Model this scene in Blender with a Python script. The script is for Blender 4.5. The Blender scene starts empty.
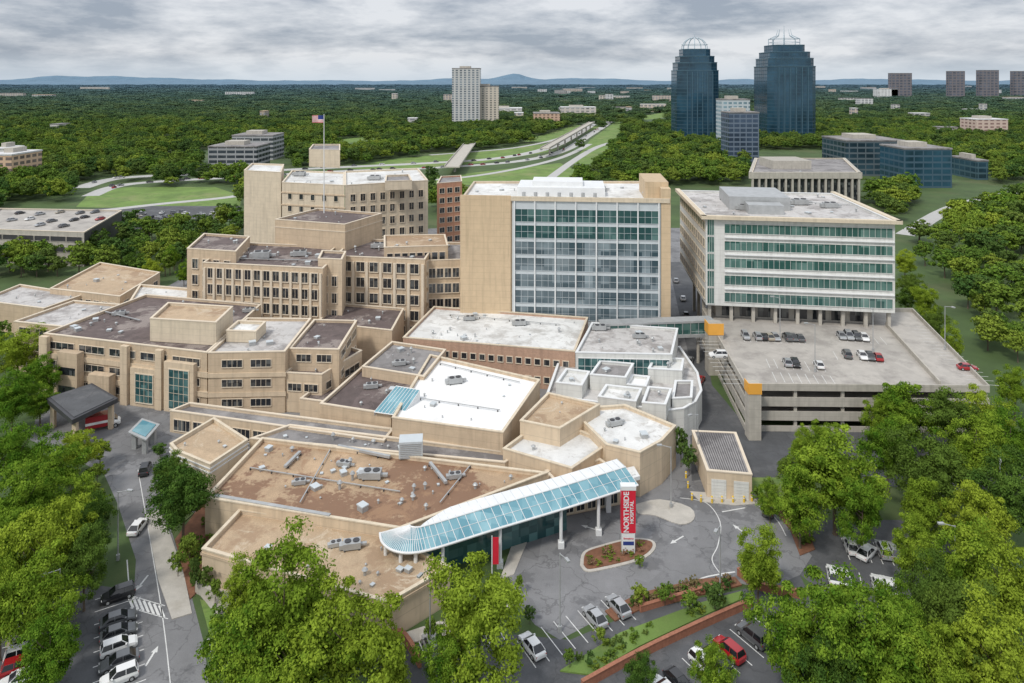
import bpy, math, random
import numpy as np
from mathutils import Vector, Matrix
random.seed(7)
S=bpy.context.scene
COL=S.collection
H=70.0; F=700.0
def P(px,py,z=0.0):
    d=(H-z)*F/(py-80.0)
    return ((px-512.0)/F*d, d)
def PL(l,z=0.0): return [P(a,b,z) for a,b in l]
# ---------------------------------------------------------------- materials
def newmat(name):
    m=bpy.data.materials.new(name); m.use_nodes=True
    n=m.node_tree.nodes; l=m.node_tree.links
    return m,n,l,n['Principled BSDF']
def mathn(n,l,op,a,b=None,c=None):
    x=n.new('ShaderNodeMath'); x.operation=op
    for i,v in enumerate((a,b,c)):
        if v is None: continue
        if isinstance(v,(int,float)): x.inputs[i].default_value=v
        else: l.new(v,x.inputs[i])
    return x.outputs[0]
def mixc(n,l,fac,a,b):
    x=n.new('ShaderNodeMix'); x.data_type='RGBA'
    if isinstance(fac,(int,float)): x.inputs[0].default_value=fac
    else: l.new(fac,x.inputs[0])
    for i,v in ((6,a),(7,b)):
        if isinstance(v,(tuple,list)): x.inputs[i].default_value=(*v[:3],1)
        else: l.new(v,x.inputs[i])
    return x.outputs[2]
def noise(n,l,pos,scale,detail=5,rough=.6,dist=0.):
    t=n.new('ShaderNodeTexNoise'); t.inputs['Scale'].default_value=scale
    t.inputs['Detail'].default_value=detail; t.inputs['Roughness'].default_value=rough; t.inputs['Distortion'].default_value=dist
    l.new(pos,t.inputs['Vector']); return t.outputs[0]
def ramp(n,l,v,a,b,ca=0.,cb=1.):
    x=n.new('ShaderNodeMapRange'); x.inputs[1].default_value=a; x.inputs[2].default_value=b
    x.inputs[3].default_value=ca; x.inputs[4].default_value=cb; x.clamp=True
    l.new(v,x.inputs[0]); return x.outputs[0]
def sc(c,k): return tuple(min(1,x*k) for x in c)
def mat(name,col,rough=.85,var=.18,scale=.5,stain=None,sscale=.12,s0=.52,s1=.64,samt=.8,joint=0,metal=0,fine=0.0,haze=False,patch=0.,stain2=None,crack=0.):
    m,n,l,b=newmat(name)
    g=n.new('ShaderNodeNewGeometry'); pos=g.outputs['Position']
    f=ramp(n,l,noise(n,l,pos,scale,6,.65),.3,.7)
    c=mixc(n,l,f,sc(col,1-var),sc(col,1+var))
    if patch:
        v=n.new('ShaderNodeTexVoronoi'); v.distance='CHEBYCHEV'; v.inputs['Scale'].default_value=.13
        mp=n.new('ShaderNodeMapping'); mp.inputs['Rotation'].default_value=(0,0,.25); mp.inputs['Scale'].default_value=(1,.6,0); l.new(pos,mp.inputs[0]); l.new(mp.outputs[0],v.inputs['Vector'])
        s3=n.new('ShaderNodeSeparateColor'); l.new(v.outputs['Color'],s3.inputs[0])
        c=mixc(n,l,ramp(n,l,s3.outputs[0],.2,1.,0,patch),c,sc(col,.5))
    if stain:
        f2=ramp(n,l,noise(n,l,pos,sscale,8,.7),s0,s1,0,samt)
        c=mixc(n,l,f2,c,stain)
    if stain2:
        f2=ramp(n,l,noise(n,l,pos,sscale*2.3,8,.75,1.),.54,.6,0,.8)
        c=mixc(n,l,f2,c,stain2)
    if crack:
        v=n.new('ShaderNodeTexVoronoi'); v.feature='DISTANCE_TO_EDGE'; v.inputs['Scale'].default_value=.16
        wv=n.new('ShaderNodeVectorMath'); wv.operation='ADD'; l.new(pos,wv.inputs[0])
        nn_=n.new('ShaderNodeTexNoise'); nn_.inputs['Scale'].default_value=.35; nn_.inputs['Detail'].default_value=4; l.new(pos,nn_.inputs['Vector'])
        s4=n.new('ShaderNodeVectorMath'); s4.operation='SCALE'; l.new(nn_.outputs['Color'],s4.inputs[0]); s4.inputs['Scale'].default_value=5.; l.new(s4.outputs[0],wv.inputs[1])
        l.new(wv.outputs[0],v.inputs['Vector'])
        c=mixc(n,l,ramp(n,l,v.outputs['Distance'],.006,.018,crack,0),c,sc(col,.35))
    if fine:
        f3=ramp(n,l,noise(n,l,pos,6.,3,.7),.35,.65,0,fine)
        c=mixc(n,l,f3,c,sc(col,.45))
    if joint:
        sx=n.new('ShaderNodeSeparateXYZ'); l.new(pos,sx.inputs[0])
        fr=mathn(n,l,'FRACT',mathn(n,l,'DIVIDE',sx.outputs[2],joint))
        j=mathn(n,l,'LESS_THAN',fr,.06)
        c=mixc(n,l,mathn(n,l,'MULTIPLY',j,.3),c,sc(col,.5))
        mp=n.new('ShaderNodeMapping'); mp.inputs['Scale'].default_value=(1.2,1.2,.08); l.new(pos,mp.inputs[0])
        f4=ramp(n,l,noise(n,l,mp.outputs[0],1.,4,.6),.48,.72,0,.45)
        c=mixc(n,l,f4,c,sc(col,.58))
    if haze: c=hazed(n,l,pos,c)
    l.new(c,b.inputs['Base Color']); b.inputs['Roughness'].default_value=rough; b.inputs['Metallic'].default_value=metal
    return m
def hazed(n,l,pos,c,dark=False):  # aerial haze painted into the base colour, growing with distance along Y
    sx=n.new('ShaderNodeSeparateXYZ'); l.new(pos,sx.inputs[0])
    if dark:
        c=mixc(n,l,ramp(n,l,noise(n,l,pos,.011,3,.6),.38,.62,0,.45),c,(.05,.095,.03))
        c=mixc(n,l,ramp(n,l,sx.outputs[1],330,1500,0,.6),c,(.05,.09,.052))  # first haze stage: distant woods darkened in the leaf colour itself
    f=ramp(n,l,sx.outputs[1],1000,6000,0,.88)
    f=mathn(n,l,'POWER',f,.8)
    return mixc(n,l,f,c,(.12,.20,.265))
def glassmat(name,dark,light,cell=(1.6,1.6,1.5),amt=.5,rough=.08):
    m,n,l,b=newmat(name)
    g=n.new('ShaderNodeNewGeometry')
    v=n.new('ShaderNodeVectorMath'); v.operation='DIVIDE'; l.new(g.outputs['Position'],v.inputs[0]); v.inputs[1].default_value=cell
    w=n.new('ShaderNodeVectorMath'); w.operation='FLOOR'; l.new(v.outputs[0],w.inputs[0])
    wn=n.new('ShaderNodeTexWhiteNoise'); wn.noise_dimensions='3D'; l.new(w.outputs[0],wn.inputs['Vector'])
    f=ramp(n,l,wn.outputs[0],1-amt,1.0)
    f=mathn(n,l,'MULTIPLY',f,ramp(n,l,noise(n,l,g.outputs['Position'],.12,3),.3,.7,.3,1.3))
    c=mixc(n,l,f,dark,light)
    l.new(c,b.inputs['Base Color']); b.inputs['Roughness'].default_value=rough
    b.inputs['Specular IOR Level'].default_value=.8
    return m
def gridmat(name,glass,frame,su,sz,fu,fz,rough=.3):
    m,n,l,b=newmat(name)
    g=n.new('ShaderNodeNewGeometry'); s=n.new('ShaderNodeSeparateXYZ'); l.new(g.outputs['Position'],s.inputs[0])
    u=mathn(n,l,'ADD',s.outputs[0],s.outputs[1])
    a=mathn(n,l,'LESS_THAN',mathn(n,l,'FRACT',mathn(n,l,'DIVIDE',u,su)),fu)
    z=mathn(n,l,'LESS_THAN',mathn(n,l,'FRACT',mathn(n,l,'DIVIDE',s.outputs[2],sz)),fz)
    f=mathn(n,l,'MAXIMUM',a,z)
    gg=ramp(n,l,noise(n,l,g.outputs['Position'],.05,4),.35,.65)
    gc=mixc(n,l,gg,sc(glass,.6),sc(glass,1.5))
    l.new(mixc(n,l,f,gc,frame),b.inputs['Base Color'])
    l.new(ramp(n,l,f,0,1,rough*.4,.8),b.inputs['Roughness'])
    return m
MT={}
MT['beige']=mat('beige_precast',(.56,.44,.31),joint=1.45,var=.1)
MT['beige2']=mat('light_beige_stucco',(.62,.50,.36),joint=2.2,var=.09)
MT['trim']=mat('pale_precast_trim',(.66,.57,.45),var=.06)
MT['cream']=mat('cream_precast',(.64,.55,.42),joint=1.3,var=.08)
MT['ochre']=mat('sand_panel',(.60,.46,.30),joint=1.6,var=.07)
MT['orange']=mat('orange_panel',(.78,.38,.06),rough=.6,var=.05)
MT['brickpink']=mat('pinkish_brick',(.46,.30,.215),joint=.9,var=.14,scale=2.5)
MT['brickred']=mat('light_red_brick',(.52,.27,.17),joint=.9,var=.12,scale=2.5)
MT['brick']=mat('red_brick',(.33,.14,.085),joint=.5,var=.2,scale=3)
MT['white']=mat('white_metal',(.72,.73,.73),rough=.5,var=.06)
MT['palegrey']=mat('pale_grey_mullion',(.52,.56,.58),rough=.5,var=.06)
MT['whitewall']=mat('white_panel_wall',(.66,.66,.63),joint=1.4,var=.05)
MT['concrete']=mat('concrete',(.46,.43,.375),joint=1.5,var=.12)
MT['greymetal']=mat('grey_galvanised_metal',(.42,.43,.43),rough=.5,metal=.3,var=.15)
MT['darkmetal']=mat('dark_bronze_metal',(.05,.05,.055),rough=.5,var=.2)
MT['yellow']=mat('yellow_paint',(.75,.50,.04),rough=.5,var=.05)
MT['red']=mat('red_paint',(.62,.02,.045),rough=.4,var=.05)
MT['r_white']=mat('white_roof_membrane',(.74,.74,.72),var=.08,stain=(.34,.32,.29),sscale=.12,s0=.5,s1=.66,samt=.75,fine=.15,patch=.3,stain2=(.48,.46,.43))
MT['r_bright']=mat('clean_white_membrane',(.82,.82,.81),var=.03,stain=(.50,.48,.45),sscale=.1,s0=.56,s1=.72,samt=.6,patch=.08)
MT['r_dirty']=mat('stained_white_roof',(.60,.58,.56),var=.12,stain=(.24,.22,.21),sscale=.13,s0=.5,s1=.6,samt=.85,fine=.3,patch=.4,stain2=(.36,.33,.31))
MT['r_dark']=mat('dark_ballast_roof',(.15,.115,.108),var=.25,stain=(.36,.31,.28),sscale=.12,s0=.52,s1=.58,samt=.75,fine=.4,patch=.5,stain2=(.085,.065,.062))
MT['r_grey']=mat('grey_gravel_roof',(.31,.295,.29),var=.2,stain=(.14,.13,.13),sscale=.1,s0=.5,s1=.58,fine=.3,patch=.5)
MT['r_brown']=mat('rusty_gravel_roof',(.50,.355,.225),var=.2,scale=.3,stain=(.20,.10,.06),sscale=.06,s0=.52,s1=.55,samt=.9,fine=.5,stain2=(.34,.20,.115),patch=.35)
MT['r_tan']=mat('tan_gravel_roof',(.53,.395,.26),var=.13,stain=(.34,.225,.14),sscale=.08,s0=.5,s1=.55,samt=.8,fine=.45,patch=.25,stain2=(.60,.5,.37))
MT['asphalt']=mat('worn_asphalt',(.225,.225,.23),var=.15,scale=.25,stain=(.12,.12,.125),sscale=.11,s0=.53,s1=.57,samt=.7,fine=.25,patch=.4,crack=.5)
MT['asphaltdark']=mat('dark_asphalt',(.095,.098,.104),var=.2,scale=.3,stain=(.16,.16,.165),sscale=.1,fine=.25,patch=.25,crack=.3)
MT['deck']=mat('parking_deck_concrete',(.46,.43,.39),var=.1,stain=(.27,.25,.23),sscale=.16,s0=.48,s1=.62,samt=.75,fine=.2,patch=.25)
MT['pave']=mat('pale_concrete_paving',(.50,.47,.42),var=.12,stain=(.36,.33,.28),fine=.2,patch=.25)
MT['mulch']=mat('red_brown_mulch',(.22,.10,.055),var=.3,scale=1.5,fine=.5)
MT['grass']=mat('mown_grass',(.15,.24,.05),var=.3,scale=.08,stain=(.24,.26,.10),sscale=.03,fine=.3,stain2=(.10,.17,.04))
MT['line']=mat('white_road_paint',(.72,.72,.70),rough=.7,var=.1,fine=.5)
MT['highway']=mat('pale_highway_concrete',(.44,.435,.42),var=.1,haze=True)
MT['rubber']=mat('rubber',(.02,.02,.02),rough=.8)
MT['bark']=mat('tree_bark',(.12,.09,.065),var=.3,scale=4)
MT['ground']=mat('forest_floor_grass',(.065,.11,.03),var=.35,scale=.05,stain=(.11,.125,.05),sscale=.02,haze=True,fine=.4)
MT['farwhite']=mat('far_pale_wall',(.62,.62,.62))
MT['g_dark']=glassmat('dark_window_glass',(.022,.026,.032),(.14,.15,.15),(1.1,1.1,1.3),.4)
MT['g_green']=glassmat('green_tinted_glass',(.035,.10,.09),(.15,.26,.235),(1.8,1.8,2.2),.7)
MT['g_teal']=glassmat('teal_glass',(.025,.08,.085),(.10,.21,.21),(1.3,1.3,1.2),.6)
MT['g_tower']=glassmat('tower_glass_with_blinds',(.05,.085,.105),(.26,.32,.35),(2.1,2.1,4.25),.8)
MT['g_towertop']=glassmat('green_top_floor_glass',(.03,.08,.085),(.13,.23,.22),(2.,2.,4.25),.5)
MT['g_canopy']=glassmat('pale_blue_canopy_glass',(.09,.25,.31),(.24,.43,.48),(1.5,1.5,9.),.9,.12)
MT['g_car']=glassmat('car_glass',(.012,.014,.016),(.03,.03,.035),rough=.05)
MT['lamp']=mat('lamp_lens',(.8,.8,.78),rough=.2)
MT['redlens']=mat('red_lens',(.45,.01,.01),rough=.2)
MT['flagred']=mat('flag_red',(.5,.02,.03)); MT['flagblue']=mat('flag_blue',(.02,.04,.2)); MT['flagwhite']=mat('flag_white',(.75,.75,.75))
def leafmat(name,dk,lt,tr=.25):
    m,n,l,b=newmat(name); n.remove(b)
    g=n.new('ShaderNodeNewGeometry'); tc=n.new('ShaderNodeTexCoord'); oi=n.new('ShaderNodeObjectInfo')
    f=ramp(n,l,noise(n,l,tc.outputs['Object'],7.,2,.6),.36,.64)
    c=mixc(n,l,f,dk,lt)
    r=oi.outputs['Random']
    c=mixc(n,l,ramp(n,l,r,0,1,0,.6),c,(dk[0]*.9,dk[1]*1.1,dk[2]*1.1))
    r2=mathn(n,l,'FRACT',mathn(n,l,'MULTIPLY',r,17.3))
    c=mixc(n,l,ramp(n,l,r2,.3,1,0,.6),c,(lt[0]*1.25,lt[1]*1.03,lt[2]))
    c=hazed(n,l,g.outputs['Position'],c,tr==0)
    d=n.new('ShaderNodeBsdfDiffuse'); l.new(c,d.inputs[0]); o=d.outputs[0]
    if tr:
        t=n.new('ShaderNodeBsdfTranslucent'); l.new(c,t.inputs[0])
        mx=n.new('ShaderNodeMixShader'); mx.inputs[0].default_value=tr
        l.new(o,mx.inputs[1]); l.new(t.outputs[0],mx.inputs[2]); o=mx.outputs[0]
    l.new(o,n['Material Output'].inputs[0]); return m
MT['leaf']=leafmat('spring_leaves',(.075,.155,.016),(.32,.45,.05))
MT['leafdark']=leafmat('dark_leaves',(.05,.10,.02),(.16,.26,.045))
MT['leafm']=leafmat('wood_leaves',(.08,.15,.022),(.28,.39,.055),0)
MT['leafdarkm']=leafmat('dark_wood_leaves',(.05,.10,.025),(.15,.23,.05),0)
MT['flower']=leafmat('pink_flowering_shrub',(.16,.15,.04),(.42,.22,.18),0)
# ---------------------------------------------------------------- mesh builder
class MB:
    def __init__(s): s.v=[]; s.f=[]; s.m=[]
    def poly(s,pts,mi=0):
        k=len(s.v); s.v+= [tuple(p) for p in pts]; s.f.append(tuple(range(k,k+len(pts)))); s.m.append(mi)
    def box(s,x0,x1,y0,y1,z0,z1,mi=0,M=None):
        c=[(x0,y0,z0),(x1,y0,z0),(x1,y1,z0),(x0,y1,z0),(x0,y0,z1),(x1,y0,z1),(x1,y1,z1),(x0,y1,z1)]
        if M is not None: c=[tuple(M@Vector(p)) for p in c]
        k=len(s.v); s.v+=c
        for q in ((0,3,2,1),(4,5,6,7),(0,1,5,4),(1,2,6,5),(2,3,7,6),(3,0,4,7)):
            s.f.append(tuple(k+i for i in q)); s.m.append(mi)
    def prism(s,pts,z0,z1,mi=0,mtop=None):
        n=len(pts); k=len(s.v)
        s.v+=[(p[0],p[1],z0) for p in pts]+[(p[0],p[1],z1) for p in pts]
        for i in range(n):
            j=(i+1)%n; s.f.append((k+i,k+j,k+n+j,k+n+i)); s.m.append(mi)
        s.f.append(tuple(k+n+i for i in range(n))); s.m.append(mi if mtop is None else mtop)
        s.f.append(tuple(k+i for i in reversed(range(n)))); s.m.append(mi)
    def tube(s,a,b,r0,r1,n=8,mi=0,caps=True):
        a=Vector(a); b=Vector(b); d=(b-a).normalized()
        u=d.orthogonal().normalized(); w=d.cross(u)
        k=len(s.v)
        for p,r in ((a,r0),(b,r1)):
            for i in range(n):
                t=2*math.pi*i/n; q=p+u*math.cos(t)*r+w*math.sin(t)*r; s.v.append(tuple(q))
        for i in range(n):
            j=(i+1)%n; s.f.append((k+i,k+j,k+n+j,k+n+i)); s.m.append(mi)
        if caps:
            s.f.append(tuple(k+n+i for i in range(n))); s.m.append(mi)
            s.f.append(tuple(k+i for i in reversed(range(n)))); s.m.append(mi)
    def mesh(s,name,mats,off=(0,0,0)):
        me=bpy.data.meshes.new(name)
        v=[(a-off[0],b-off[1],c-off[2]) for a,b,c in s.v]
        me.from_pydata(v,[],s.f)
        for m in mats: me.materials.append(MT[m] if isinstance(m,str) else m)
        if len(mats)>1: me.polygons.foreach_set('material_index',s.m)
        me.update(); return me
def ob(name,data,parent=None,loc=(0,0,0),rotz=0.,**kw):
    o=bpy.data.objects.new(name,data); o.location=loc; o.rotation_euler[2]=rotz
    if parent: o.parent=parent
    COL.objects.link(o)
    for k,v in kw.items(): o[k]=v
    return o
def root(name,label,cat,loc,rotz=0.,**kw):
    o=ob(name,None,None,loc,rotz,label=label,category=cat,**kw); o.empty_display_size=.5; return o
def copytree(src,loc,rotz=0.,scale=None,**kw):
    o=src.copy(); o.location=loc; o.rotation_euler[2]=rotz
    if scale: o.scale=scale
    COL.objects.link(o)
    for k,v in kw.items(): o[k]=v
    for c in src.children:
        c2=c.copy(); c2.parent=o; COL.objects.link(c2)
    return o
def area(p): return .5*sum(p[i][0]*p[(i+1)%len(p)][1]-p[(i+1)%len(p)][0]*p[i][1] for i in range(len(p)))
def inset(p,t):
    n=len(p); r=[]
    for i in range(n):
        a=Vector(p[i-1]).to_2d(); b=Vector(p[i]).to_2d(); c=Vector(p[(i+1)%n]).to_2d()
        d1=(b-a).normalized(); d2=(c-b).normalized()
        n1=Vector((-d1.y,d1.x)); n2=Vector((-d2.y,d2.x))
        k=1+n1.dot(n2); q=b+(n1+n2)*(t/max(k,.3)); r.append((q.x,q.y))
    return r
def inside(pt,poly):
    x,y=pt; r=False; n=len(poly)
    for i in range(n):
        x1,y1=poly[i]; x2,y2=poly[(i+1)%n]
        if (y1>y)!=(y2>y) and x<(x2-x1)*(y-y1)/(y2-y1)+x1: r=not r
    return r
# ---------------------------------------------------------------- windows
_wm={}
def winmesh(w,h,nx,ny,frame,glass,ft,proud):
    key=(round(w,2),round(h,2),nx,ny,frame,glass,ft,proud)
    if key in _wm: return _wm[key]
    b=MB()
    b.box(-w/2,w/2,-.03,.05,0,h,1)
    p=-proud
    b.box(-w/2-ft,-w/2,p,.05,-ft,h+ft,0); b.box(w/2,w/2+ft,p,.05,-ft,h+ft,0)
    b.box(-w/2,w/2,p,.05,h,h+ft,0); b.box(-w/2,w/2,p-.05,.05,-ft,0,0)
    mt=min(.07,ft*.7+.03)
    for i in range(1,nx):
        x=-w/2+w*i/nx; b.box(x-mt/2,x+mt/2,p*.7,-.03,0,h,0)
    for i in range(1,ny):
        z=h*i/ny; b.box(-w/2,w/2,p*.55,-.03,z-mt/2,z+mt/2,0)
    me=b.mesh('window',[frame,glass]); _wm[key]=me; return me
def place_windows(rt,L,items,name='window'):
    items=sorted(items,key=lambda t:(t[1][0]**2+t[1][1]**2,t[1][2]))
    for me,loc,rz in items[:100]:
        ob(name,me,rt,(loc[0]-L[0],loc[1]-L[1],loc[2]-L[2]),rz)
    rest=items[100:]
    if rest:
        b=MB(); mats=[]
        for me,loc,rz in rest:
            M=Matrix.Translation((loc[0]-L[0],loc[1]-L[1],loc[2]-L[2]))@Matrix.Rotation(rz,4,'Z')
            k=len(b.v); b.v+=[tuple(M@v.co) for v in me.vertices]
            idx=[]
            for m in me.materials:
                if m not in mats: mats.append(m)
                idx.append(mats.index(m))
            for p in me.polygons: b.f.append(tuple(k+i for i in p.vertices)); b.m.append(idx[p.material_index])
        ob(name,b.mesh('window_rows',mats),rt,kind='stuff')
VENTS=[]
def building(name,label,cat,pts,zt,zb=0.,wall='beige',roof='r_grey',fac=(),bands=(),pil=(),par=.7,vents=0,px=True,coping='trim',**kw):
    w=PL(pts,zt) if px else list(pts)
    if area(w)<0: w=w[::-1]
    cx=sum(p[0] for p in w)/len(w); cy=sum(p[1] for p in w)/len(w); L=(cx,cy,zb)
    rt=root(name,label,cat,L,**kw)
    n=len(w); b=MB(); inn=inset(w,.35); zr=zt-par
    for i in range(n):
        j=(i+1)%n
        b.poly([(*w[i],zb),(*w[j],zb),(*w[j],zt-.15),(*w[i],zt-.15)],0)
        b.poly([(*inn[j],zr-.3),(*inn[i],zr-.3),(*inn[i],zt-.15),(*inn[j],zt-.15)],0)
    ob('wall',b.mesh('wall',[wall],L),rt)
    b=MB(); o2=inset(w,-.08); i2=inset(w,.43)
    for i in range(n):
        j=(i+1)%n
        b.poly([(*o2[i],zt),(*o2[j],zt),(*i2[j],zt),(*i2[i],zt)])
        b.poly([(*o2[i],zt-.2),(*o2[j],zt-.2),(*o2[j],zt),(*o2[i],zt)])
        b.poly([(*i2[j],zt-.2),(*i2[i],zt-.2),(*i2[i],zt),(*i2[j],zt)])
        b.poly([(*i2[i],zt-.2),(*i2[j],zt-.2),(*o2[j],zt-.2),(*o2[i],zt-.2)])
    ob('coping',b.mesh('coping',[coping],L),rt)
    b=MB(); b.poly([(*q,zr) for q in inset(w,.34)])
    ob('roof',b.mesh('roof',[roof],L),rt)
    items=[]
    def edge(e):
        i=e%n; a=Vector(w[i]); c=Vector(w[(i+1)%n]); d=c-a; Ln=d.length; d.normalize(); return a,d,Ln
    for f in fac:
        a,d,Ln=edge(f['e']); out=Vector((d.y,-d.x)); rz=math.atan2(d.y,d.x)
        m0=f.get('m0',1.); m1=f.get('m1',1.); cols=f['cols']; span=Ln-m0-m1; pitch=span/cols
        ww=f.get('w') or pitch*f.get('fill',.8)
        me=winmesh(ww,f['h'],f.get('nx',2),f.get('ny',1),f.get('frame','trim'),f.get('glass','g_dark'),f.get('ft',.12),f.get('proud',.12))
        for r in range(f['rows']):
            for k in range(cols):
                q=a+d*(m0+pitch*(k+.5))+out*(f.get('off',0)+.03)
                items.append((me,(q.x,q.y,f['z0']+f['dz']*r),rz))
    place_windows(rt,L,items)
    for bd in bands:
        for e in bd['e']:
            a,d,Ln=edge(e)
            M=Matrix.Translation((a.x,a.y,0))@Matrix.Rotation(math.atan2(d.y,d.x),4,'Z')
            for z in bd['z']:
                b=MB(); b.box(bd.get('m0',-bd['p']),Ln-bd.get('m1',-bd['p']),-bd['p'],-.005,z,z+bd['h'],0,M)
                ob(bd.get('name','band'),b.mesh('band',[bd['mat']],L),rt)
    for pl in pil:
        a,d,Ln=edge(pl['e']); M=Matrix.Translation((a.x,a.y,0))@Matrix.Rotation(math.atan2(d.y,d.x),4,'Z')
        for k in range(pl['n']+1):
            x=pl.get('m',.6)+(Ln-2*pl.get('m',.6))*k/pl['n']; b=MB(); b.box(x-pl['w']/2,x+pl['w']/2,-pl['p'],-.004,pl['z0'],pl['z1'],0,M)
            ob('pilaster',b.mesh('pilaster',[pl.get('mat','trim')],L),rt)
    if vents:
        xs=[p[0] for p in w]; ys=[p[1] for p in w]; ii=inset(w,2.); c=0; t=0
        while c<vents and t<vents*20:
            t+=1; q=(random.uniform(min(xs),max(xs)),random.uniform(min(ys),max(ys)))
            if inside(q,ii): VENTS.append((q[0],q[1],zr)); c+=1
    return rt,w,L
# ================================================================= SETTING
b=MB()
b.poly([(-16000,-200,0),(16000,-200,0),(26000,26000,0),(-26000,26000,0)])
ob('ground',b.mesh('ground',['ground']),kind='structure')
b=MB()
for (d,base,amp,seed) in ((9500,62,32,1),(15000,70,75,2)):
    xs=list(range(-int(d*.95),int(d*.95),int(d/110)))
    prof=[]
    for x in xs:
        u=x/d*10
        z=base+amp*(.28*math.sin(u*1.3+seed)+.22*math.sin(u*3.1+seed*2)+.10*math.sin(u*7.7+seed)+.05*math.sin(u*23))
        if seed==2:
            for (pxx,wd,hh) in ((515,16,120),(65,45,85),(120,30,55),(590,60,30)):
                c=(pxx-512)/F*d; z+=hh*math.exp(-((x-c)/(wd*d/F))**2)
        prof.append(max(z,5))
    for i in range(len(xs)-1):
        b.poly([(xs[i],d-600,0),(xs[i+1],d-600,0),(xs[i+1],d,prof[i+1]),(xs[i],d,prof[i])])
        b.poly([(xs[i],d,prof[i]),(xs[i+1],d,prof[i+1]),(xs[i+1],d+1500,0),(xs[i],d+1500,0)])
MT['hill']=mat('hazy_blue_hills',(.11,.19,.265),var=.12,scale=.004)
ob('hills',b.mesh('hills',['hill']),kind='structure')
def sheet(name,pts,z,m,world=False):
    w=pts if world else PL(pts,0)
    if area(w)<0: w=w[::-1]
    b=MB(); b.poly([(*q,z) for q in w]); return ob(name,b.mesh(name,[m]),kind='structure')
def smooth(pts,k=6):
    r=[]
    n=len(pts)
    for i in range(n-1):
        p0=pts[max(i-1,0)];p1=pts[i];p2=pts[i+1];p3=pts[min(i+2,n-1)]
        for j in range(k):
            t=j/k; q=[]
            for a in (0,1):
                q.append(.5*(2*p1[a]+(p2[a]-p0[a])*t+(2*p0[a]-5*p1[a]+4*p2[a]-p3[a])*t*t+(3*p1[a]-p0[a]-3*p2[a]+p3[a])*t**3))
            r.append(tuple(q))
    r.append(pts[-1]); return r
def ribbonpts(c,w):
    L=[];R=[]
    for i,p in enumerate(c):
        a=Vector(c[max(i-1,0)]); q=Vector(c[min(i+1,len(c)-1)]); d=(q-a).normalized(); nn=Vector((-d.y,d.x))
        L.append((p[0]+nn.x*w/2,p[1]+nn.y*w/2)); R.append((p[0]-nn.x*w/2,p[1]-nn.y*w/2))
    return L,R
def ribbon(name,pts,w,z,m,px=True,k=6,builder=None):
    c=smooth(PL(pts) if px else pts,k); L,R=ribbonpts(c,w)
    b=builder or MB()
    for i in range(len(c)-1): b.poly([(*R[i],z),(*R[i+1],z),(*L[i+1],z),(*L[i],z)])
    if builder is None: ob(name,b.mesh(name,[m]),kind='structure')
    return c
CLEAR=[[(76,207),(90,193),(125,187),(215,187),(242,196),(240,206),(160,209)],
 [(345,168),(395,159),(520,147),(560,142),(548,152),(480,163),(400,171)],
 [(425,186),(435,177),(560,163),(580,172),(565,183)],
 [(520,142),(575,125),(602,127),(560,141)],
 [(572,164),(590,140),(618,120),(624,128),(594,164)],
 [(330,140),(375,136),(385,139),(340,144)],[(640,116),(668,112),(668,117),(645,120)]]
for c in CLEAR: sheet('grass_verge',c,.01,'grass')
HW=[ribbon('highway',[(80,188),(120,178),(200,174),(240,172),(345,167),(430,163),(500,158),(545,149),(570,138),(590,126),(604,115)],12,.03,'highway'),
 ribbon('highway',[(90,196),(130,184),(240,177),(345,171),(430,168),(520,161),(565,150),(588,136),(607,124),(616,115)],10,.034,'highway'),
 ribbon('highway_ramp',[(90,212),(160,204),(230,197),(262,190)],7,.038,'highway'),
 ribbon('highway_ramp',[(380,177),(430,180),(500,172),(560,158),(590,144)],6,.042,'highway'),
 ribbon('highway_ramp',[(430,155),(470,152),(520,147),(560,138),(580,128)],6,.046,'highway'),
 ribbon('road',[(545,182),(575,160),(600,146),(630,138)],7,.05,'highway'),
 ribbon('road',[(905,235),(960,205),(1040,188)],8,.054,'highway')]
sheet('service_yard',[(30,440),(60,330),(170,285),(250,240),(440,228),(700,228),(712,330),(705,490),(560,520),(400,560),(300,560)],.012,'asphalt')
sheet('road',[(96,436),(130,425),(150,430),(155,470),(168,520),(190,590),(203,640),(212,700),(124,700),(131,640),(136,560),(118,505),(100,465)],.02,'asphalt')
sheet('parking_lot',[(-80,640),(40,600),(95,585),(132,590),(131,640),(124,700),(-80,700)],.016,'asphaltdark')
sheet('plaza_road',[(508,572),(522,535),(560,505),(640,488),(700,480),(760,478),(782,500),(790,530),(812,556),(800,575),(765,590),(735,582),(690,585),(620,608),(560,640),(535,625),(515,600)],.02,'asphalt')
sheet('parking_lot',[(380,660),(450,632),(520,635),(570,640),(640,610),(740,590),(800,575),(830,640),(820,700),(380,700)],.016,'asphaltdark')
sheet('parking_lot',[(735,512),(800,520),(900,520),(985,560),(960,640),(860,620),(800,575)],.014,'asphaltdark')
sheet('road',[(668,262),(690,262),(700,320),(712,385),(748,428),(800,470),(790,500),(750,500),(692,490),(690,430),(700,400),(685,340)],.018,'asphaltdark')
sheet('road',[(748,428),(990,428),(1040,470),(1040,500),(800,478)],.016,'asphaltdark')
sheet('parking_lot',[(-30,240),(118,240),(160,222),(240,220),(240,206),(150,206),(-30,215)],.02,'asphaltdark')
def slab(name,pts,h,m,z0=0.,px=True,smoothk=0):
    w=PL(pts) if px else pts
    if smoothk: w=smooth(w+[w[0]],smoothk)[:-1]
    if area(w)<0: w=w[::-1]
    b=MB(); b.prism(w,z0,z0+h,0); return ob(name,b.mesh(name,[m]),kind='structure')
slab('pavement',[(146,516),(160,508),(172,540),(184,575),(192,614),(172,620),(158,580)],.14,'pave')
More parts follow.
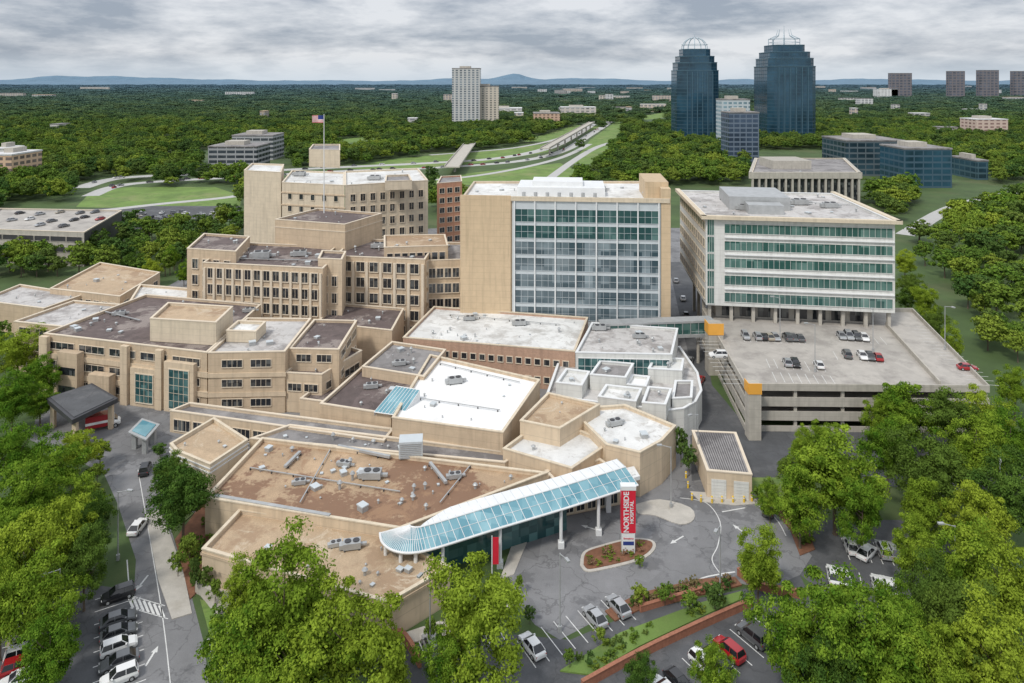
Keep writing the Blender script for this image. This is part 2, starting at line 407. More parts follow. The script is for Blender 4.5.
slab('pavement',[(500,580),(512,545),(545,515),(600,495),(612,500),(560,512),(528,540),(514,575)],.14,'pave')
slab('pavement',[(636,505),(660,500),(690,508),(694,520),(680,525),(655,516),(638,514)],.14,'pave',smoothk=3)
slab('pavement',[(690,492),(752,496),(760,504),(735,506),(700,502)],.14,'pave')
slab('pavement',[(385,640),(470,612),(508,600),(515,606),(475,622),(390,652)],.14,'pave')
slab('pavement',[(196,590),(215,585),(250,600),(330,630),(385,650),(380,660),(240,615),(215,615)],.12,'pave')
isl=[P(*q) for q in smooth([(580,566),(583,553),(600,546),(630,539),(652,541),(655,550),(640,561),(600,571),(586,572),(580,566)],4)]
slab('traffic_island',isl,.15,'pave',px=False)
ii=isl if area(isl)>0 else isl[::-1]
ii=inset(ii[:-1],.5); slab('flower_bed',ii,.25,'mulch',px=False)
slab('flower_bed',[(605,612),(640,594),(700,580),(735,578),(742,586),(700,596),(650,606),(615,622)],.2,'mulch')
slab('flower_bed',[(560,672),(620,634),(700,604),(742,592),(742,600),(705,616),(640,647),(590,676)],.2,'grass')
slab('flower_bed',[(765,500),(790,500),(806,525),(815,550),(800,556),(790,530)],.14,'mulch')
slab('flower_bed',[(175,540),(205,500),(225,520),(205,560),(200,590),(190,600)],.14,'mulch')
slab('flower_bed',[(200,600),(240,610),(330,640),(330,690),(225,690)],.10,'grass')
slab('lawn',[(745,478),(790,478),(800,500),(760,502)],.1,'grass')
mk=MB()
def line(pts,w=.15,px=True,z=.034): ribbon('x',pts,w,z,'line',px,5,mk)
def arrow(px_,py_,ang,L=3.,z=.034):
    x,y=P(px_,py_); M=Matrix.Translation((x,y,z))@Matrix.Rotation(ang,4,'Z')
    for q in ([(-.12,-L/2),(.12,-L/2),(.12,L/6),(-.12,L/6)],[(-.4,L/6),(.4,L/6),(0,L/2)]):
        mk.poly([tuple(M@Vector((a,c,0))) for a,c in q])
line([(680,498),(706,503),(720,522),(718,545),(712,560),(722,576)],.14)
line([(752,502),(775,518),(786,536)],.14)
line([(690,588),(703,578),(735,572)],.25)
line([(722,512),(745,508)],.22)
for a in ((592,500,1.2),(677,540,2.2),(740,530,.5),(152,656,0.),(142,583,3.1),(590,528,1.1),(165,520,.1)): arrow(*a)
line([(138,470),(150,540),(163,620),(172,700)],.12)
line([(127,560),(130,600)],.15)
for k in range(7):
    line([(128+k*5.2,596+k*1.6),(133+k*5.2,608+k*1.6)],.3)
line([(128,595),(165,606)],.12); line([(130,608),(168,619)],.12)
for k in range(8):
    line([(205+k*1.5,640+k*6),(218+k*1.5,638+k*6)],.15)
CARSPOTS=[]
def stalls(a,c,n,depth,fill,z=0.,side=1,rnd=random):
    a=Vector(a); c=Vector(c); d=c-a; L=d.length; d.normalize(); nn=Vector((-d.y,d.x))*side
    p=L/n
    for i in range(n+1):
        q=a+d*p*i; e=q+nn*depth
        s=d*.06
        mk.poly([(q.x-s.x,q.y-s.y,z+.034),(q.x+s.x,q.y+s.y,z+.034),(e.x+s.x,e.y+s.y,z+.034),(e.x-s.x,e.y-s.y,z+.034)])
        if i<n and rnd.random()<fill:
            m=q+d*p/2+nn*(depth*.5)
            CARSPOTS.append((m.x,m.y,z,math.atan2(nn.y,nn.x)+(math.pi if rnd.random()<.3 else 0)))
R=random.Random(5)
stalls(P(536,668),P(636,620),8,5,.7,side=1,rnd=R)
stalls(P(600,708),P(752,616),12,5.2,.45,side=-1,rnd=R)
stalls(P(95,600),P(92,700),7,5.4,.95,side=1,rnd=R)
stalls(P(-10,700),P(10,615),7,5.2,.9,side=-1,rnd=R)
stalls(P(220,616),P(232,700),6,5.0,.8,side=1,rnd=R)
stalls(P(830,590),P(900,605),6,5,.8,side=1,rnd=R)
stalls(P(850,560),P(940,572),8,5,.6,side=1,rnd=R)
stalls(P(430,668),P(505,640),5,5,.6,side=1,rnd=R)
ZD=8.5
def D(px_,py_): return P(px_,py_,ZD)
stalls(D(745,342),D(806,344),10,5,.85,z=ZD,side=1,rnd=R)
stalls(D(835,334),D(880,337),6,5,.75,z=ZD,side=-1,rnd=R)
stalls(D(838,360),D(885,364),6,5,.6,z=ZD,side=1,rnd=R)
stalls(D(770,368),D(826,372),7,5,.5,z=ZD,side=1,rnd=R)
stalls(D(772,372),D(830,376),7,5,.2,z=ZD,side=-1,rnd=R)
stalls(D(712,332),D(748,384),14,5,.25,z=ZD,side=-1,rnd=R)
stalls(D(905,326),D(972,384),16,5,.2,z=ZD,side=1,rnd=R)
ob('road_marking',mk.mesh('road_marking',['line']),kind='structure')
# ================================================================= BUILDINGS
tw,w,L=building('hospital_tower','tall glass fronted hospital tower with blank beige flank','building',
  [(462,197),(668,200),(655,181),(474,181)],39,0,'beige2','r_white',
  fac=[dict(e=0,rows=5,cols=7,h=3.25,z0=7.4,dz=4.25,m0=14.0,m1=2.4,fill=.94,nx=3,ny=2,frame='palegrey',glass='g_tower',off=.45,ft=.07,proud=.1),
       dict(e=0,rows=2,cols=7,h=3.25,z0=7.4+5*4.25,dz=4.25,m0=14.0,m1=2.4,fill=.94,nx=3,ny=2,frame='palegrey',glass='g_towertop',off=.45,ft=.07,proud=.1)],
  vents=16,coping='cream')
a=Vector(w[0]);c=Vector(w[1]);d=(c-a);Ln=d.length;rz=math.atan2(d.y,d.x)
b=MB(); M=Matrix.Translation((a.x,a.y,0))@Matrix.Rotation(rz,4,'Z')
b.box(13.4,Ln-1.9,-.45,-.004,4,38.2,0,M)
ob('curtain_wall',b.mesh('curtain_wall',['palegrey'],L),tw)
for k in range(8):
    b=MB(); x=14.0+(Ln-16.4)*k/7; b.box(x-.16,x+.16,-.85,-.455,4,38.3,0,M); ob('mullion_fin',b.mesh('mullion_fin',['white'],L),tw)
b=MB(); b.box(-.4,13.,-.5,-.004,0,39.6,0,M); ob('flank_wall',b.mesh('flank_wall',['ochre'],L),tw)
b=MB(); b.box(13.05,Ln+.4,-.9,-.46,38.35,39.5,0,M); ob('fascia',b.mesh('fascia',['cream'],L),tw)
b=MB(); b.box(Ln-5.5,Ln+.5,3,20,38.3,43.2,0,M); b.box(Ln-1.8,Ln+.6,-.6,2.9,0,42,0,M); ob('stair_core',b.mesh('stair_core',['ochre'],L),tw)
b=MB(); b.box(14,38,8,22,38.3,40.6,0,M); b.box(18,32,11,20,40.61,41.8,0,M); ob('penthouse',b.mesh('penthouse',['white'],L),tw)
for k in range(7):
    b=MB(); b.tube(tuple(M@Vector((16+k*3.2,6,38.2))),tuple(M@Vector((16+k*3.2,6,39.6))),.5,.5,10); ob('exhaust',b.mesh('exhaust',['greymetal'],L),tw)
of,w,L=building('office_building','white banded medical office block with green ribbon glazing over parking deck','building',
  [(706,216),(895,221),(832,193),(680,190)],35.3,12.6,'whitewall','r_dirty',
  fac=[dict(e=0,rows=5,cols=1,h=2.3,z0=13.7,dz=4.35,m0=4.6,m1=.6,fill=1,nx=30,frame='whitewall',glass='g_green',ft=.1),
       dict(e=0,rows=5,cols=1,h=3.9,z0=13.1,dz=4.35,m0=.3,m1=43.2,fill=.95,nx=3,frame='whitewall',glass='g_green',ft=.1),
       dict(e=3,rows=5,cols=12,h=2.2,z0=13.8,dz=4.35,m0=1,m1=1,fill=.8,nx=2,frame='cream',glass='g_dark')],
  bands=[dict(e=(0,1,3),z=(34.7,),h=.9,p=1.3,mat='cream',name='cornice'),dict(e=(0,),z=[16.9+4.35*i for i in range(4)],h=.25,p=.5,m0=4.6,m1=.2,mat='white',name='ledge')],
  vents=26,coping='white')
b=MB(); a=Vector(w[0]);c=Vector(w[1]);M=Matrix.Translation((a.x,a.y,0))@Matrix.Rotation(math.atan2((c-a).y,(c-a).x),4,'Z')
b.box(8,24,14,32,34.5,38.2,0,M); b.box(12,21,8,13.5,34.5,37.0,0,M); ob('penthouse',b.mesh('penthouse',['greymetal'],L),of)
for k in range(9):
    for j in range(4):
        b=MB(); x=1+k*5.4; q0=M@Vector((x,1.2+j*11,0)); 
        b.box(x-.4,x+.4,.9+j*11,1.7+j*11,ZD if q0.y<185 else 0,12.6,0,M)
        ob('column',b.mesh('column',['concrete'],L),of)
b=MB(); b.box(3,41,4.,20,ZD,12.5,0,M); ob('lobby_wall',b.mesh('lobby_wall',['concrete'],L),of)
for k in range(8):
    b=MB(); b.box(4.5+k*4.5,7.6+k*4.5,3.9,3.99,ZD+.4,11.6,0,M); ob('lobby_window',b.mesh('lobby_window',['g_dark'],L),of)
gw=PL([(746,388),(988,390),(912,312),(703,312)],ZD)
cx=sum(p[0] for p in gw)/4; cy=sum(p[1] for p in gw)/4; L=(cx,cy,0)
gr=root('parking_garage','three level concrete parking deck with open sides and rooftop cars','parking garage',L)
for z in (2.9,5.7,8.5):
    b=MB(); b.prism(gw,z-.35,z,0); ob('deck',b.mesh('deck',['deck'],L),gr)
ow=inset(gw,-.25)
for zz0,zz1 in ((8.1,9.5),(5.0,6.8),(2.2,4.0),(0,1.1)):
    for i in range(4):
        j=(i+1)%4; A=ow[i];B=ow[j];C=gw[j];Dd=gw[i]
        b=MB(); b.prism([A,B,C,Dd],zz0,zz1,0); ob('barrier_wall',b.mesh('barrier_wall',['concrete'],L),gr)
pa=Vector(D(886,326)); pb=Vector(D(940,386)); dd=(pb-pa).normalized(); nn=Vector((-dd.y,dd.x))*.15
b=MB(); b.prism([tuple(pa-nn),tuple(pb-nn),tuple(pb+nn),tuple(pa+nn)],8.504,9.5,0); ob('ramp_wall',b.mesh('ramp_wall',['concrete'],L),gr)
for i in range(4):
    a=Vector(gw[i]); c=Vector(gw[(i+1)%4]); n=max(2,int((c-a).length/8))
    for k in range(n):
        q=a+(c-a)*(k/n); q=q+(Vector((cx,cy))-q).normalized()*.5
        b=MB(); b.box(q.x-.3,q.x+.3,q.y-.3,q.y+.3,0,8.1); ob('column',b.mesh('column',['concrete'],L),gr)
b=MB(); g2=inset(gw,9); b.prism(g2,0,8.1,0); ob('shade_block',b.mesh('shade_block',['darkmetal'],L),gr)  # added dark solid standing in for the shade inside the open levels
def stairtower(px_,py_,z,w_,h0,h1,lab):
    x,y=P(px_,py_,z); rt=root('stair_tower',lab,'stair tower',(x,y,0))
    b=MB(); b.box(-w_/2,w_/2,-w_/2,w_/2,0,h1); ob('wall',b.mesh('wall',['concrete']),rt)
    b=MB(); b.box(-w_/2-.1,w_/2+.1,-w_/2-.12,-w_/2-.004,h0,h1+.3); b.box(-w_/2-.15,-w_/2-.01,-w_/2,w_/2,h0,h1+.3); ob('orange_panel',b.mesh('orange_panel',['orange']),rt)
stairtower(714,335,9,3.4,9.6,12.0,'concrete stair tower with orange panel on garage corner')
stairtower(753,389,9.5,2.4,9.0,10.8,'concrete stair tower with orange panel beside garage')
cb,w,L=building('civic_building','tan colonnaded office building with flat overhanging roof','building',
  [(752,172),(858,172),(843,158),(757,158)],20,0,'concrete','r_grey',vents=6,
  bands=[dict(e=(0,3,1),z=(16.6,),h=3.4,p=1.6,mat='concrete',name='cornice')])
a=Vector(w[0]);c=Vector(w[1])
M=Matrix.Translation((a.x,a.y,0))
b=MB(); b.box(-.05,(c-a).length+.05,-.25,-.01,2,16.5,0,M); ob('glazing',b.mesh('glazing',['g_dark'],L),cb)
for k in range(17):
    b=MB(); b.box(k*(c-a).length/16-.5,k*(c-a).length/16+.5,-1.4,-.26,0,16.55,0,M); ob('column',b.mesh('column',['concrete'],L),cb)
b=MB(); b.box(18,40,18,40,19.2,24,0,M); ob('penthouse',b.mesh('penthouse',['concrete'],L),cb)
# hospital blocks
pw=dict(w=1.5,h=2.1,frame='trim',glass='g_dark',nx=1,ft=.16)
pn=dict(w=1.7,h=2.5,frame='trim',glass='g_dark',nx=2,ft=.2,proud=.2)
building('hospital_wing','beige precast ward block with paired windows between pale piers','building',[(324,255),(425,259),(437,241),(346,238)],22,0,'beige','r_dark',
  fac=[dict(e=0,rows=5,cols=7,z0=1.2,dz=4.2,m0=1,m1=1,**{**pn,'w':2.3}),dict(e=1,rows=5,cols=4,z0=1.2,dz=4.2,**pn)],
  pil=[dict(e=0,n=7,w=.7,p=.45,z0=0,z1=20.6)],vents=10)
building('hospital_wing','projecting beige corner bay of ward block','building',[(318,258),(342,259),(346,251),(322,250)],23.5,0,'beige2','r_dark',
  fac=[dict(e=0,rows=4,cols=2,z0=3.2,dz=4.4,m0=.8,m1=.8,**{**pn,'w':1.3})])
building('hospital_wing','long beige ward wing with vertical window bays and dark roof','building',[(203,262),(323,268),(346,246),(236,242)],22,0,'beige','r_dark',
  fac=[dict(e=0,rows=5,cols=12,z0=1.2,dz=4.2,m0=1,m1=1,**pn),dict(e=3,rows=4,cols=4,z0=5,dz=4.2,**pn)],
  pil=[dict(e=0,n=12,w=.6,p=.45,z0=0,z1=20.6)],vents=16)
building('hospital_wing','beige end block with narrow windows','building',[(187,248),(236,251),(250,236),(204,233)],24.5,0,'beige','r_dark',
  fac=[dict(e=0,rows=5,cols=4,z0=2,dz=4.3,m0=1,m1=1,**pn),dict(e=1,rows=3,cols=3,z0=10.6,dz=4.3,**pn)],vents=4)
building('hospital_wing','windowless beige upper storey with parapet','building',[(275,219),(345,224),(382,213),(318,208)],29,18,'beige','r_dark',vents=6,
  bands=[dict(e=(0,1),z=(26.6,),h=.25,p=.1,mat='trim')])
building('hospital_wing','tall cream ward block with square windows','building',[(345,185),(428,180),(418,168),(345,171)],33,0,'cream','r_white',
  fac=[dict(e=0,rows=6,cols=8,z0=5,dz=4.4,m0=1,m1=1,**pn)],vents=8)
building('hospital_wing','cream hospital block with banded facade','building',[(282,182),(344.5,185),(344.5,172),(292,170)],33,0,'cream','r_white',
  fac=[dict(e=0,rows=6,cols=5,z0=5,dz=4.4,m0=1,m1=1,**pw)],bands=[dict(e=(0,),z=(29,24.6),h=.5,p=.2,mat='beige')],vents=6)
building('stair_tower','blank cream stair tower of the hospital','building',[(244,170),(281,172),(284,164),(252,163)],35,0,'cream','r_white')
building('rooftop_penthouse','cream mechanical penthouse on hospital roof','building',[(309,149),(340,150),(340,144),(313,144)],40,32.3,'cream','r_grey')
building('rooftop_penthouse','beige lift penthouse on hospital roof','building',[(385,181),(412,180),(409,174),(386,175)],35.5,32.3,'cream','r_grey')
building('hospital_wing','light red brick ward building with vertical window strips','building',[(437,183),(462,181),(461,175),(441,176)],27,0,'brickred','r_grey',
  fac=[dict(e=0,rows=6,cols=3,z0=2,dz=4.1,m0=.5,m1=.5,**{**pw,'w':2.2,'nx':2})])
building('hospital_wing','beige connecting block beside glass tower','building',[(426,260),(462,259),(462,242),(432,242)],20.5,0,'beige','r_grey',
  fac=[dict(e=0,rows=4,cols=4,z0=3,dz=4.2,m0=.6,m1=.6,**pn)],vents=3)
building('hospital_wing','beige rear block with tan roof','building',[(384,247),(448,245),(445,234),(384,235)],24,0,'beige','r_tan',
  fac=[dict(e=0,rows=1,cols=8,z0=20,dz=4.2,m0=.6,m1=.6,**pw)],vents=4)
sw=dict(h=1.5,frame='trim',glass='g_dark',ft=.12)
lc,w,L=building('clinic_building','three storey tan clinic with ribbon windows and teal glass bays','building',[(44,333),(207,352),(261,304),(146,294)],13,0,'beige','r_dark',
  fac=[dict(e=0,rows=3,cols=5,z0=1.6,dz=4.1,m0=1,m1=1,fill=.82,nx=4,**sw),
       dict(e=0,rows=1,cols=1,h=6.0,w=4.4,z0=1.,dz=4,m0=24,m1=11,nx=4,ny=4,frame='trim',glass='g_teal',off=.9,ft=.2),
       dict(e=0,rows=1,cols=1,h=8.2,w=4.8,z0=.8,dz=4,m0=33,m1=2,nx=4,ny=5,frame='trim',glass='g_teal',off=1.2,ft=.2)],
  bands=[dict(e=(0,),z=(3.6,7.7),h=1.1,p=.35,mat='beige2',name='balcony_band')],vents=18)
a=Vector(w[0]);c=Vector(w[1]);M=Matrix.Translation((a.x,a.y,0))@Matrix.Rotation(math.atan2((c-a).y,(c-a).x),4,'Z')
b=MB(); b.box(24.3,30.8,-.9,-.01,0,8.2,0,M); ob('bay',b.mesh('bay',['beige2'],L),lc)
b=MB(); b.box(33.2,40.6,-1.2,-.01,0,10.5,0,M); ob('bay',b.mesh('bay',['beige2'],L),lc)
for x0,x1,y0,z1 in ((6,11.5,-2.2,10.2),(14.5,20,-2.2,6.2)):
    b=MB(); b.box(x0,x1,y0,-.36,0,z1,0,M); ob('bay',b.mesh('bay',['beige'],L),lc)
    b=MB(); b.box(x0+.5,x1-.5,y0-.06,y0-.005,1.2,2.9,0,M); ob('window',b.mesh('window',['g_dark'],L),lc)
    if z1>8:
        b=MB(); b.box(x0+.5,x1-.5,y0-.06,y0-.005,5.4,7.,0,M); ob('window',b.mesh('window',['g_dark'],L),lc)
for k,k2 in ((0,2.2),(22.,23.8),(31.,32.6)):
    b=MB(); b.box(k,k2,-1.3,-.36,0,12.7,0,M); ob('stair_volume',b.mesh('stair_volume',['beige2'],L),lc)
building('clinic_building','tan stepped end wing with white roof','building',[(14,321),(70,327),(135,305),(74,300)],12,0,'beige','r_dirty',
  fac=[dict(e=0,rows=3,cols=3,z0=1.6,dz=3.8,m0=1,m1=1,fill=.7,nx=3,**sw)],vents=5)
building('clinic_building','tan corner wing with ribbon windows','building',[(208,352.3),(285,351),(311,318),(247,317.5)],13,0,'beige','r_dirty',
  fac=[dict(e=0,rows=3,cols=2,z0=1.6,dz=4.1,m0=2,m1=2,fill=.7,nx=4,**sw)],
  bands=[dict(e=(0,),z=(3.6,7.7),h=.9,p=.2,mat='beige2')],vents=6)
building('clinic_building','stepped tan clinic block with deep window recesses','building',[(289,348),(339,349),(357,320),(314,319)],12.6,0,'beige','r_dark',
  fac=[dict(e=0,rows=3,cols=2,z0=1.6,dz=4.1,m0=1,m1=1,fill=.7,nx=3,**sw),dict(e=1,rows=3,cols=3,z0=1.6,dz=4.1,m0=1,m1=1,fill=.75,nx=3,**sw)],vents=6)
building('rooftop_penthouse','cream rooftop plant room','building',[(150,318),(216,322),(233,306),(168,302)],17.5,12.4,'cream','r_tan')
building('rooftop_penthouse','small cream rooftop plant room','building',[(226,330),(256,331),(266,321),(238,320)],15.,12.4,'cream','r_white')
building('clinic_building','low dark roofed link behind stepped block','building',[(318,322),(392,330),(404,308),(330,302)],9.5,0,'beige','r_dark',vents=6)
building('clinic_building','stepped tan terrace with planter parapet','building',[(284,372),(322,374),(362,350),(330,340)],8.4,0,'beige2','r_dark',
  fac=[dict(e=0,rows=1,cols=2,z0=4.6,dz=4,m0=.6,m1=.6,fill=.8,nx=3,**sw),dict(e=1,rows=1,cols=2,z0=4.6,dz=4,m0=.6,m1=.6,fill=.8,nx=3,**sw)],vents=2)
building('clinic_building','lower tan terrace beside stepped wing','building',[(300,398),(330,402),(366,374),(345,364)],4.6,0,'beige2','r_dark')
building('covered_walkway','long low beige covered walkway with flat roof','walkway',[(170,410),(384,440),(394,428),(190,402)],4.4,0,'beige2','r_grey',
  fac=[dict(e=0,rows=1,cols=10,z0=.6,dz=4,m0=.6,m1=.6,fill=.82,nx=4,**{**sw,'h':2.1})])
building('annex_building','low tan annexe with gravel roof','building',[(50,288),(120,296),(160,272),(100,262)],9,0,'beige','r_tan',
  fac=[dict(e=0,rows=2,cols=8,z0=1.4,dz=4,m0=1,m1=1,fill=.6,nx=2,**sw),dict(e=1,rows=2,cols=5,z0=1.4,dz=4,m0=1,m1=1,fill=.6,nx=2,**sw)],vents=8)
building('annex_building','low annexe with white membrane roof','building',[(-20,300),(44,308),(84,294),(20,284)],8,0,'beige','r_dirty',vents=5)
building('annex_building','low building with white roof between wings','building',[(128,303),(188,300),(190,288),(140,284)],11,0,'beige','r_white',vents=5)
building('treatment_wing','two storey pinkish brick wing with small windows','building',[(403,337),(575,351),(588,317),(434,306)],9.2,0,'brickpink','r_white',
  fac=[dict(e=0,rows=2,cols=18,z0=1.4,dz=4,m0=1,m1=1,**{**pw,'w':1.2,'h':1.3}),dict(e=3,rows=2,cols=6,z0=1.4,dz=4,m0=1,m1=1,**{**pw,'w':1.2,'h':1.3})],vents=20,coping='cream')
building('treatment_wing','grey atrium wing with teal glazed front','building',[(575.5,352),(672,354),(678,328),(592,322)],10.5,0,'whitewall','r_dirty',
  fac=[dict(e=0,rows=2,cols=1,z0=1.4,dz=4.4,m0=.6,m1=.6,fill=1,nx=14,ny=2,h=3.4,frame='white',glass='g_teal',ft=.12)],vents=8,coping='white')
building('treatment_wing','low white roofed wing with curved corner','building',[(546,395),(600,402),(668,410),(684,408),(696,401),(702,390),(698,372),(680,346),(560,356)],6.2,0,'whitewall','r_dirty',vents=14,coping='white')
for q,zt,rf,lb in (([(590,374),(626,377),(634,363),(600,360)],8.8,'r_grey','raised grey plant level on low wing'),([(648,368),(682,370),(684,358),(654,357)],8.6,'r_white','small raised white roof block'),([(556,382),(582,385),(590,371),(566,368)],8.4,'r_white','narrow raised roof monitor with white cap'),
   ([(598,396),(636,401),(642,388),(606,384)],7.6,'r_white','stepped white roof tier above low wing'),([(642,402),(666,404),(672,388),(648,386)],8.6,'r_dirty','stepped white roof tier with stained membrane'),([(672,398),(692,397),(693,380),(675,380)],7.4,'r_grey','small grey roof tier near curved wall'),([(626,384),(646,386),(650,376),(632,374)],7.3,'r_bright','small bright roof box')):
    building('rooftop_tier',lb,'building',q,zt,5.5,'whitewall',rf,vents=2,coping='white')
building('surgery_wing','low block with brilliant white membrane roof','building',[(392,417),(503,432),(540,379),(430,354)],8,0,'beige','r_bright',vents=9,coping='cream')
building('surgery_wing','low block with dark reddish roof','building',[(320,403),(391,414),(424,376),(362,366)],6.6,0,'beige','r_dark',vents=9)
building('surgery_wing','grey roofed block beside white roof','building',[(362,366),(424,376),(446,349),(392,341)],8.2,0,'beige','r_grey',vents=8)
building('emergency_wing','beige block with white flat roof and parapets','building',[(503,448),(572,468),(612,441),(545,417)],6.4,0,'beige2','r_white',vents=4,coping='cream')
building('emergency_wing','beige faceted block with stained white roof','building',[(606,444),(640,452),(662,440),(676,425),(625,404),(570,408)],7.6,0,'beige2','r_white',vents=5,coping='cream',
  fac=[dict(e=0,rows=1,cols=2,z0=1.2,dz=4,m0=.6,m1=.6,fill=.5,nx=2,**{**sw,'h':2.2})])
building('emergency_wing','tall beige wall block behind entrance','building',[(520,420),(560,428),(600,404),(548,392)],9,0,'beige2','r_tan',vents=2,coping='cream')
building('emergency_wing','beige entrance block beside ambulance court','building',[(560,486),(622,474),(600,458),(545,470)],5.0,0,'beige2','r_tan',
  fac=[dict(e=0,rows=1,cols=5,z0=.5,dz=4,m0=.6,m1=.6,fill=.7,nx=2,**{**sw,'h':2.6})])
fg,w,L=building('podium_building','wide low building with rusty gravel roof','building',[(205,497),(400,528),(548,472),(262,437)],6,0,'beige2','r_brown',vents=48,coping='cream')
fr,w,L=building('podium_building','low front building with tan gravel roof','building',[(202,548),(388,602),(450,566),(376,526),(240,508)],5,0,'beige2','r_tan',vents=10,coping='cream',
  bands=[dict(e=(0,1,4),z=(4.1,),h=.35,p=.15,mat='beige',name='band')])
building('podium_building','low boxy cream pavilion with ringed parapet','building',[(170,443),(176,450),(210,464),(248,439),(214,417)],6.6,0,'cream','r_tan',vents=3,coping='cream',
  bands=[dict(e=(0,1,2),z=(5.0,5.7),h=.2,p=.12,mat='white')])
building('podium_building','low strip building behind gravel roof','building',[(250,438),(505,462),(520,452),(290,424)],4.6,0,'beige2','r_grey',
   fac=[dict(e=0,rows=1,cols=1,z0=.6,dz=4,m0=.6,m1=.6,fill=.5,nx=2,**{**sw,'h':2.6})],vents=12)
kb,w,L=building('utility_building','small tan utility building with dark ribbed roof','building',[(707,470),(752,474),(736,432),(692,430)],4.6,0,'beige2','r_grey',par=.1)
a=Vector(w[0]);c=Vector(w[1]);M=Matrix.Translation((a.x,a.y,0))@Matrix.Rotation(math.atan2((c-a).y,(c-a).x),4,'Z'); Ln=(c-a).length
for k in (0,1):
    b=MB(); x0=.7+k*(Ln/2); b.box(x0,x0+Ln/2-1.2,-.08,-.01,.05,3.2,0,M)
    for j in range(6): b.box(x0,x0+Ln/2-1.2,-.12,-.085,.3+j*.5,.35+j*.5,0,M)
    ob('garage_door',b.mesh('garage_door',['whitewall'],L),kb)
b=MB(); rr=inset(w,.6)
for k in range(16):
    t=(k+.5)/16; p=Vector(rr[0]).lerp(Vector(rr[1]),t); q=Vector(rr[3]).lerp(Vector(rr[2]),t)
    b.tube((p.x,p.y,4.56),(q.x,q.y,4.56),.06,.06,4)
ob('roof_rib',b.mesh('roof_rib',['darkmetal'],L),kb,kind='stuff')
def beam(name,label,cat,pa,pb,wd,z0,z1,mw,mg,cols=4,nx=10):
    a=Vector(pa);c=Vector(pb);d=(c-a);Ln=d.length;rt=root(name,label,cat,(a.x,a.y,0),math.atan2(d.y,d.x))
    b=MB(); b.box(0,Ln,-wd/2,wd/2,z0,z0+.8); ob('deck',b.mesh('deck',[mw]),rt)
    if mg:
        b=MB(); b.box(0,Ln,-wd/2,wd/2,z1-.5,z1); ob('roof',b.mesh('roof',[mw]),rt)
        b=MB(); b.box(0,Ln,-wd/2+.15,wd/2-.15,z0+.8,z1-.5); ob('glazing',b.mesh('glazing',[mg]),rt)
        for k in range(nx+1):
            b=MB(); b.box(k*(Ln-.1)/nx,k*(Ln-.1)/nx+.12,-wd/2,-wd/2+.148,z0+.8,z1-.5); ob('mullion',b.mesh('mullion',[mw]),rt)
    else:
        for s in (-1,1):
            b=MB(); b.box(0,Ln,s*wd/2-.2,s*wd/2+.2,z0+.801,z0+1.8); ob('parapet',b.mesh('parapet',[mw]),rt)
    for k in range(cols):
        x=Ln*(k+.5)/cols; b=MB(); b.tube((x,0,0),(x,0,z0),.4 if mg else .9,.4 if mg else .9,10); ob('pillar',b.mesh('pillar',['concrete']),rt)
beam('skybridge','enclosed glass footbridge on round pillars between buildings','bridge',P(600,330,9),P(712,326,9),3.5,7.,11.,'greymetal','g_green',4,14)
beam('overpass','pale concrete road overpass crossing the highway','bridge',P(452,176),P(470,150),11,6,8,'concrete',None,4)
beam('overpass','pale concrete flyover ramp above the interchange','bridge',P(545,158),P(592,128),8,8,10,'concrete',None,8)
# canopy
cr=root('entrance_canopy','long slim blue glass entrance canopy with white frame','canopy',(0,100,0)); L=(0,100,0)
ev=smooth(PL([(380,533),(382,542),(392,550),(410,553),(436,548),(500,528),(570,507),(638,485)],6.),8)
n=len(ev); C0=Vector(P(408,541,6.)); rd=[]
for i in range(n):
    d=(Vector(ev[min(i+1,n-1)])-Vector(ev[max(i-1,0)])).normalized(); nn=Vector((-d.y,d.x)); q=Vector(ev[i])+nn*3.3
    t=min(1,max(0,(i-16)/14)); q=(C0+Vector((0,1.6))).lerp(q,t) if i<30 else q
    rd.append((q.x,q.y))
g=MB(); fr_=MB(); ZR=7.2
for i in range(n-1):
    g.poly([(*ev[i],6.),(*ev[i+1],6.),(*rd[i+1],ZR),(*rd[i],ZR)])
for i in range(n):
    fr_.tube((*ev[i],6.04),(*rd[i],ZR+.04),.045,.045,5)
    if i<n-1:
        fr_.tube((*ev[i],6.),(*ev[i+1],6.),.17,.17,6)
        if (Vector(rd[i])-Vector(rd[i+1])).length>.02: fr_.tube((*rd[i],ZR+.05),(*rd[i+1],ZR+.05),.12,.12,6)
        m0=Vector((*ev[i],6.03)).lerp(Vector((*rd[i],ZR+.03)),.5); m1=Vector((*ev[i+1],6.03)).lerp(Vector((*rd[i+1],ZR+.03)),.5)
        fr_.tube(m0,m1,.035,.035,4)
ob('glass_roof',g.mesh('glass_roof',['g_canopy'],L),cr); ob('frame',fr_.mesh('frame',['white'],L),cr)
bk=[]; s0=30
for i in range(s0,n):
    d=(Vector(rd[min(i+1,n-1)])-Vector(rd[i-1])).normalized(); nn=Vector((-d.y,d.x)); t=min(1,(i-s0)/6); q=Vector(rd[i])+nn*(2.4*t+.05); bk.append((q.x,q.y))
g=MB(); g.poly([(*q,ZR) for q in rd[s0:]]+[(*q,ZR+.15) for q in bk[::-1]])
ob('flat_roof',g.mesh('flat_roof',['white'],L),cr)
g=MB()
for i in range(0,len(bk)): g.tube((*rd[s0+i],ZR+.03),(*bk[i],ZR+.18),.04,.04,4)
ob('standing_seam',g.mesh('standing_seam',['palegrey'],L),cr,kind='stuff')
g=MB()
for i in range(len(bk)-1): g.poly([(*bk[i],5.2),(*bk[i+1],5.2),(*bk[i+1],ZR+.15),(*bk[i],ZR+.15)])
ob('back_wall',g.mesh('back_wall',['cream'],L),cr)
